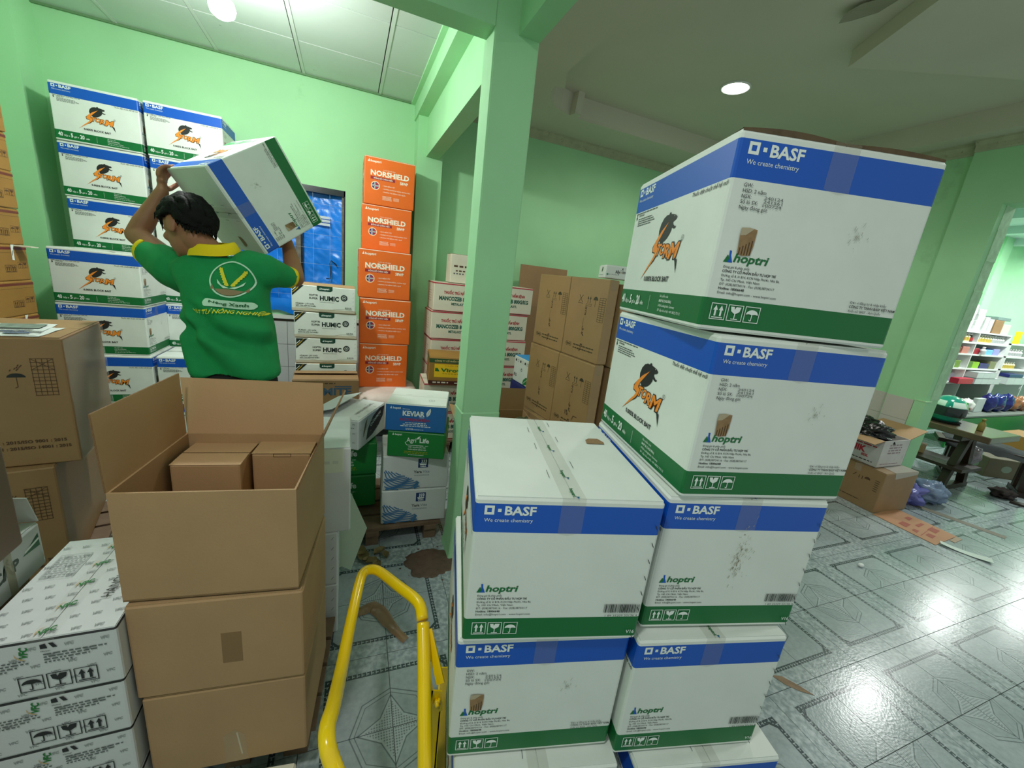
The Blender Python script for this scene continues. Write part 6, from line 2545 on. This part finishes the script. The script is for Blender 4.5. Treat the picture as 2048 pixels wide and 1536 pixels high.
man = thing('person', 'man in a green short sleeved shirt carrying a white carton on his shoulder', 'person', (-.45, 2.09, 0))
MI = Matrix.Translation((-.45, 2.09, 0)).inverted()

hem_c, mid_c, arm_c, sh_c = at(472, 744, 1.78), at(466, 660, 1.785), at(455, 590, 1.79), at(440, 534, 1.79)
neck_b = at(424, 506, 1.75)
L_sh, R_sh = at(350, 530, 1.80), at(528, 536, 1.80)
L_el, R_el = at(273, 470, 1.86), at(590, 556, 1.98)
L_wr = at(324, 384, 1.875)
Ec = A0 + W0_ * BD                      # far top corner of the carried carton
Bc = A0 + U0 * BW
R_palm = Bc + V0 * (.56 * BH) + W0_ * .20 + U0 * .022
R_wr = at(575, 486, 2.09)

# head frame
Hc = at(376, 455, 1.71)
HF = (-RIGHT * .92 + FWD * .30 + DOWN * .22).normalized()
HU = (-DOWN * .93 - RIGHT * .28 + RIGHT * .12)
HU = (HU - HF * HU.dot(HF)).normalized()
HS = HF.cross(HU)
HM = Matrix((HF, HS, HU)).transposed()


def hp(f, s_, u):
    return Hc + (HF * f + HS * s_ + HU * u) * .94


bm_ = MB()
S = SKIN
# skull, jaw, brow, nose, chin, lips, ears
bm_.ellipsoid(hp(-.008, 0, .022), .098, .077, .098, S, 26, 16, HM)
bm_.ellipsoid(hp(.028, 0, -.045), .064, .056, .078, S, 22, 14, HM)
bm_.ellipsoid(hp(.060, 0, -.102), .026, .026, .020, S, 14, 10, HM)
bm_.ellipsoid(hp(.076, 0, .010), .020, .052, .014, S, 16, 10, HM)
for s_ in (-1, 1):
    bm_.ellipsoid(hp(.066, .040 * s_, -.030), .024, .022, .020, S, 14, 10, HM)
    bm_.ellipsoid(hp(-.012, .080 * s_, -.014), .024, .011, .036, S, 14, 10, HM)
    bm_.ellipsoid(hp(-.012, .084 * s_, .006), .018, .008, .016, S, 12, 8, HM)
bm_.tube([hp(.082, 0, .004), hp(.098, 0, -.022), hp(.110, 0, -.043), hp(.094, 0, -.052)], [.010, .012, .014, .011], S, 10)
bm_.ellipsoid(hp(.088, 0, -.074), .012, .024, .006, S, 12, 8, HM)
bm_.ellipsoid(hp(.084, 0, -.086), .012, .020, .007, S, 12, 8, HM)
limb(bm_, [hp(-.030, 0, -.06), neck_b.lerp(hp(-.03, 0, -.06), .4), neck_b - UPZ * .04], [.052, .054, .066], S)
# trunk and legs inside the clothes
loft(bm_, [(sh_c + UPZ * .03, .09, .06), (sh_c, .165, .085), (arm_c, .155, .095), (mid_c, .14, .09), (hem_c, .15, .095), (hem_c - UPZ * .08, .14, .09)], S)
hipL, hipR = hem_c - UPZ * .07 - LAT * .085, hem_c - UPZ * .07 + LAT * .085
for hip, s_ in ((hipL, -1), (hipR, 1)):
    kn = Vector((hip.x, hip.y, .50)) + LAT * .005 * s_ + BK * .02
    an = Vector((hip.x, hip.y, .09)) + LAT * .01 * s_ - BK * .03
    limb(bm_, [hip, kn, an], [.078, .054, .038], S)
    limb(bm_, [an - UPZ * .05 - BK * .03, an - UPZ * .055 + BK * .14], [.035, .03], S)
# arms
limb(bm_, [L_sh, L_el, L_el.lerp(L_wr, .3), L_wr], [.052, .043, .043, .027], S)
limb(bm_, [R_sh, R_el, R_el.lerp(R_wr, .3), R_wr], [.052, .043, .042, .027], S)


def hand(mb, wr, along, across, nrm, spread=1.0, curls=(0.9, 0.95, 1.0, 1.0), thumb_side=1, k=1.0):
    """palm from the wrist; nrm points from the palm towards what is held (the fingers curl that way)"""
    along, across, nrm = along.normalized(), across.normalized(), nrm.normalized()
    base = wr
    # palm
    for a_, w_, t_ in ((.02, .026, .018), (.045, .034, .017), (.07, .039, .015), (.088, .040, .0135)):
        M3 = Matrix((along, across, nrm)).transposed()
        mb.ellipsoid(base + along * a_, .022, w_, t_, S, 14, 8, M3)
    lens = ((.040, .026, .020), (.045, .029, .021), (.041, .027, .020), (.031, .021, .018))
    for i in range(4):
        off = (i - 1.5) * .0205 * spread * thumb_side * -1
        p_ = base + along * (.085 - .004 * abs(i - 1.2)) + across * off
        pts = [p_ - along * .02, p_]
        d_ = along
        ang = 0
        for j in range(3):
            ang += curls[i] * (.55, .75, .5)[j]
            d_ = (along * cos(ang) + nrm * sin(ang)).normalized()
            pts.append(pts[-1] + d_ * lens[i][j] * k)
        mb.tube(pts, [.0095, .0098, .009, .0083, .0070], S, 10)
        mb.ellipsoid(pts[-1], .0072, .0072, .0072, S, 10, 6)
    # thumb leaves the side of the palm near its base
    s_ = thumb_side
    t0 = base + along * .025 + across * (.026 * s_)
    t1 = t0 + (along * .55 + across * .65 * s_ + nrm * .35).normalized() * .036
    t2 = t1 + (along * .75 + across * .2 * s_ + nrm * .65).normalized() * .032
    t3 = t2 + (along * .7 - across * .1 * s_ + nrm * .75).normalized() * .025
    mb.tube([t0 - across * .01 * s_, t0, t1, t2, t3], [.013, .013, .0115, .0105, .008], S, 10)
    mb.ellipsoid(t3, .0082, .0082, .0082, S, 10, 6)


# left hand: palm on the end of the carton's lid edge, fingers over the long side
along = (Ec - U0 * .012 + W0_ * .02) - L_wr
along = along.normalized()
nrm = (RIGHT * .8 + FWD * .25 + DOWN * .1)
nrm = (nrm - along * nrm.dot(along)).normalized()
across = nrm.cross(along)
hand(bm_, L_wr, along, across, nrm, 1.05, (1.0, .98, .95, .95), -1)
# right hand flat under the lower side
nrm = -U0
along = (R_palm - R_wr) * .4 + W0_ * .35 - LAT * .2
along = (along - nrm * along.dot(nrm)).normalized()
across = nrm.cross(along)
hand(bm_, R_wr, along, across, nrm, 1.1, (.12, .1, .1, .12), 1)
bm_.M = Matrix.Identity(4)
body = remesh(bm_, 'body', .0052, 3, SKIN)
body.transform(MI)
obj('body', body, man)
# eyes and brows
eb = MB()
for s_ in (-1, 1):
    eb.ellipsoid(hp(.074, .031 * s_, -.010), .011, .013, .008, mat('eye white', (214, 208, 200), .3), 12, 8, HM)
    eb.ellipsoid(hp(.0825, .031 * s_, -.010), .004, .006, .006, mat('dark iris', (20, 14, 10), .2), 10, 6, HM)
eb.M = MI
e2 = MB()
e2.M = MI
for s_ in (-1, 1):
    e2.ellipsoid(hp(.074, .031 * s_, -.010), .011, .013, .008, MATS['eye white'], 12, 8, HM)
    e2.ellipsoid(hp(.0825, .031 * s_, -.010), .004, .006, .006, MATS['dark iris'], 10, 6, HM)
    e2.ellipsoid(hp(.083, .034 * s_, .012), .006, .020, .004, HAIR, 12, 6, HM)
e2.build('eyes', man)

# hair: thick cap with a ragged outline
hb = MB()
hb.ellipsoid(Vector((0, 0, 0)), 1, 1, 1, HAIR, 90, 60)
vs = []
keep = []
for v in hb.v:
    d_ = v.normalized()
    f, s_, u = d_.x, d_.y, d_.z
    n1 = noise.noise(Vector((f * 6, s_ * 6, u * 3))) * .008 + noise.noise(Vector((f * 22, s_ * 22, u * 8))) * .004
    th = .008 + n1 + .002 * max(u, 0) + .012 * max(f, 0) * max(u, 0)
    vs.append(hp(-.010 + f * (.098 + th), s_ * (.077 + th), .020 + u * (.100 + th)))
    # hairline: over the brow in front, above the ears, down to the nape behind
    if f > .35:
        line_ = -.05 + .75 * (f - .35)
    elif f > -.15:
        line_ = .02
    else:
        line_ = .02 - 1.2 * min(-f - .15, .55)
    keep.append(u > line_ + .06 * noise.noise(Vector((f * 9, s_ * 9, 3))))
mh = MB()
mh.M = MI
mh.add(vs, [f for f in hb.f if all(keep[i] for i in f)], HAIR, True)
hair = mh.build('hair', man)
sm = hair.modifiers.new('solid', 'SOLIDIFY')
sm.thickness = .016
sm.offset = -1
# the tuft over the forehead
tf = MB()
tf.M = MI
r = random.Random(4)
for k in range(60):
    s_ = r.uniform(-.055, .055)
    a = hp(.062 + r.uniform(-.03, .02), s_, .092 + r.uniform(-.012, .012))
    b = a + HF * r.uniform(.02, .04) - HU * r.uniform(.01, .03)
    c = b + HF * r.uniform(.0, .012) - HU * r.uniform(.02, .036)
    tf.tube([a, b, c], [.006, .0045, .001], HAIR, 6)
for k in range(160):
    t_ = r.uniform(-1.0, 1.0)
    a_ = pi + t_ * 1.25
    back = max(-cos(a_), 0)
    a = hp(-.010 + cos(a_) * .102, sin(a_) * .082, .022 - .072 * min(max((back - .15) / .55, 0), 1) + r.uniform(-.006, .014))
    b = a - HU * r.uniform(.008, .022) + HF * r.uniform(-.002, .008)
    tf.tube([a, b], [.005, .001], HAIR, 5)
o = tf.build('hair_strands', man)
o['kind'] = 'stuff'

# shirt
sb = MB()
loft(sb, [(hem_c - UPZ * .0, .170, .12), (hem_c.lerp(mid_c, .4), .170, .125), (mid_c, .167, .128), (mid_c.lerp(arm_c, .6), .165, .13), (arm_c, .168, .13), (arm_c.lerp(sh_c, .5), .184, .122), (sh_c, .188, .105), (sh_c + UPZ * .040, .125, .085), (neck_b - UPZ * .01, .085, .07)], SHIRT, 40, 2.5)
L_cf, R_cf = at(299, 505, 1.84), at(579, 555, 1.93)


def sleeve(mb, a, b, c, ra, rb, rc):
    limb(mb, [a, b], [ra, rb], SHIRT, 20)
    q = [b.lerp(c, k / 6) for k in range(7)]
    mb.tube(q, [rb + (rc - rb) * k / 6 for k in range(7)], SHIRT, 24)


sleeve(sb, L_sh + LAT * .05 - UPZ * .03, L_sh - UPZ * .022, L_cf, .10, .088, .064)
sleeve(sb, R_sh - LAT * .05 - UPZ * .02, R_sh - UPZ * .01, R_cf, .092, .078, .050)
shirt = remesh(sb, 'shirt', .008, 7, SHIRT)
# drape folds: they run from the left armpit down to the right hip
c0 = arm_c - BK * .12
normals = [v.normal.copy() for v in shirt.vertices]
moved = []
for v, vn in zip(shirt.vertices, normals):
    d_ = v.co - c0
    x, z = d_.dot(LAT), d_.z
    back = (v.co - mid_c).dot(-BK)
    w_ = max(0, min(1, back / .06 + .4))
    # rays from the left armpit
    ax_, az_ = x + .17, z - .03
    rr = (ax_ * ax_ + az_ * az_) ** .5
    th = math.atan2(-az_, ax_)
    fold = sin(th * 15 + rr * 7 + noise.noise(Vector((x * 4, z * 4, 1))) * 2.2)
    amp = .017 * max(0, min(1, (rr - .08) / .15)) * max(0, min(1, (-z + .04) / .1))
    sag = sin((z + .30 * x * x + .12 * x) * 62 + 1.2 + noise.noise(Vector((x * 5, z * 3, 5))) * 2) * .013 * math.exp(-((z + .13) / .06) ** 2)
    n_ = noise.noise(v.co * 9) * .006 + noise.noise(v.co * 24) * .002
    moved.append(v.co + vn * (fold * amp * w_ + sag * w_ + n_))
for v, q in zip(shirt.vertices, moved):
    v.co = q
shirt.update()
shirt.transform(MI)
so = obj('shirt', shirt, man)

# cuffs, collar, hem line
cf = MB()
cf.M = MI


def ring_band(mb, c, axis, r0, r1, length, material, seg=24):
    axis = axis.normalized()
    ref = axis.orthogonal().normalized()
    s2 = axis.cross(ref)
    vs, fs = [], []
    for q, r_ in ((0, r0), (0.5, (r0 + r1) / 2 + .001), (1, r1), (1, r1 - .006), (0, r0 - .006)):
        for k in range(seg):
            a = 2 * pi * k / seg
            vs.append(c + axis * (length * q) + (ref * cos(a) + s2 * sin(a)) * r_)
    for i in range(5):
        for k in range(seg):
            k2 = (k + 1) % seg
            j = (i + 1) % 5
            fs.append((i * seg + k, i * seg + k2, j * seg + k2, j * seg + k))
    mb.add(vs, fs, material, True)


axL = L_cf - L_sh
axR = R_cf - R_sh
ring_band(cf, L_cf - axL.normalized() * .012, axL, .0635, .0625, .024, SHIRT_Y)
cf.build('cuff', man)
cf = MB()
cf.M = MI
ring_band(cf, R_cf - axR.normalized() * .012, axR, .0500, .0485, .024, SHIRT_Y)
cf.build('cuff', man)
# collar: turned down band round the neck
cl_ = MB()
cl_.M = MI
vs, fs = [], []
seg = 40
cc_ = at(427, 499, 1.752)
tilt = (UPZ * .95 - BK * .12 + LAT * -.12).normalized()
cu = (LAT - tilt * LAT.dot(tilt)).normalized()
cv = tilt.cross(cu)
for (rx, ry, hgt) in ((.104, .090, -.020), (.100, .085, -.002), (.090, .077, .022), (.084, .072, .026), (.078, .067, .022), (.082, .07, -.02)):
    for k in range(seg):
        a = 2 * pi * k / seg
        wob = .003 * sin(a * 3 + 1)
        vs.append(cc_ + cu * (rx * cos(a)) + cv * (ry * sin(a)) + tilt * (hgt + wob))
for i in range(5):
    for k in range(seg):
        k2 = (k + 1) % seg
        fs.append((i * seg + k, i * seg + k2, (i + 1) * seg + k2, (i + 1) * seg + k))
cl_.add(vs, fs, SHIRT_Y, True)
cl_.build('collar', man)

# trousers and shoes
tb_ = MB()
loft(tb_, [(hem_c + UPZ * .012, .150, .098), (hem_c - UPZ * .02, .164, .110), (hem_c - UPZ * .09, .164, .112)], BLACKC, 32, 2.4)
for hip, s_ in ((hipL, -1), (hipR, 1)):
    kn = Vector((hip.x, hip.y, .50)) + LAT * .005 * s_ + BK * .02
    an = Vector((hip.x, hip.y, .075)) + LAT * .01 * s_ - BK * .03
    limb(tb_, [hip, kn, an], [.092, .072, .062], BLACKC)
tr = remesh(tb_, 'trousers', .011, 5, BLACKC)
tr.transform(MI)
obj('trousers', tr, man)
for hip, s_ in ((hipL, -1), (hipR, 1)):
    an = Vector((hip.x, hip.y, .0)) + LAT * .01 * s_ - BK * .03
    sb_ = MB()
    limb(sb_, [an + UPZ * .048 - BK * .04, an + UPZ * .052 + BK * .05, an + UPZ * .040 + BK * .16], [.047, .049, .038], SH)
    me = remesh(sb_, 'shoe', .007, 3, SH)
    for v in me.vertices:
        v.co.z = max(v.co.z, .0005)
    me.transform(MI)
    obj('shoe', me, man)

# badge on the back of the shirt, wrapped onto the cloth
bvh = BVHTree.FromPolygons([tuple(v.co) for v in shirt.vertices], [tuple(p.vertices) for p in shirt.polygons])
badge = Pr()
yel, whi, tan = mat('badge yellow', (226, 214, 50), .8), mat('badge pale green', (196, 232, 206), .8), mat('badge tan', (146, 124, 92), .8)
RG = .077
n = 44
for k in range(n):
    a, b = 2 * pi * k / n, 2 * pi * (k + 1) / n
    badge.line(RG * cos(a), .052 + .92 * RG * sin(a), RG * cos(b), .052 + .92 * RG * sin(b), .0055, whi)
for k in range(12):
    a, b = pi + .38 + (pi - .76) * k / 12, pi + .38 + (pi - .76) * (k + 1) / 12
    x0, x1 = RG * .92 * cos(a), RG * .92 * cos(b)
    badge.poly([(x0, .052 + .86 * RG * sin(a)), (x1, .052 + .86 * RG * sin(b)), (x1, .006 + .004 * cos(x1 * 30)), (x0, .006 + .004 * cos(x0 * 30))], tan)
for sgn in (-1, 1):
    for k in range(7):
        t_ = k / 6
        x, y = sgn * (.008 + .034 * t_), .022 + .056 * t_
        for q in (-1, 1):
            dx, dy = .009 * q, .010
            badge.poly([(x, y), (x + dx * .9 + sgn * .003, y + .003), (x + dx * .6 + sgn * .006, y + .015), (x + sgn * .002, y + .012)], yel)
    badge.poly([(sgn * .0, .014), (sgn * .02, .012), (sgn * .045, .03), (sgn * .05, .045), (sgn * .03, .026)], whi)
# pill with lettering
for k in range(24):
    x0, x1 = -.088 + .176 * k / 24, -.088 + .176 * (k + 1) / 24
    f = lambda x: .0165 * (1 - max(0, (abs(x) - .073) / .0155) ** 2) ** .5
    badge.poly([(x0, -.050 - f(x0)), (x1, -.050 - f(x1)), (x1, -.050 + f(x1)), (x0, -.050 + f(x0))], whi)
badge.lay += .008
badge.text('Nông Xanh', 0, -.056, .017, mat('badge dark green', (20, 96, 50), .8), width=.13, shear=.15, align='c', bold=.02)
badge.text('VẬT TƯ NÔNG NGHIỆP', 0, -.092, .0125, yel, width=.24, align='c', bold=.02)
ctr_ = at(450, 585, 1.66)
sx = (LAT * 1.0 + UPZ * -.03).normalized()
out_v, out_f, out_m = [], [], []
src = badge
# split long faces are small enough; project every vertex straight onto the cloth
dirn = (BK * 1.0).normalized()
lay = 0
for v in src.v:
    p0 = ctr_ + sx * v.x + UPZ * v.y - BK * .25
    hit = bvh.ray_cast(MI @ p0, dirn)
    if hit[0] is not None:
        out_v.append(hit[0] + hit[1] * (.0012 + v.z * 1.0))
    else:
        out_v.append(MI @ (p0 + BK * .3))
pb = MB()
pb.v = out_v
pb.f, pb.mi, pb.mats, pb.smooth = src.f, src.mi, src.mats, src.smooth
pb.build('badge', so)
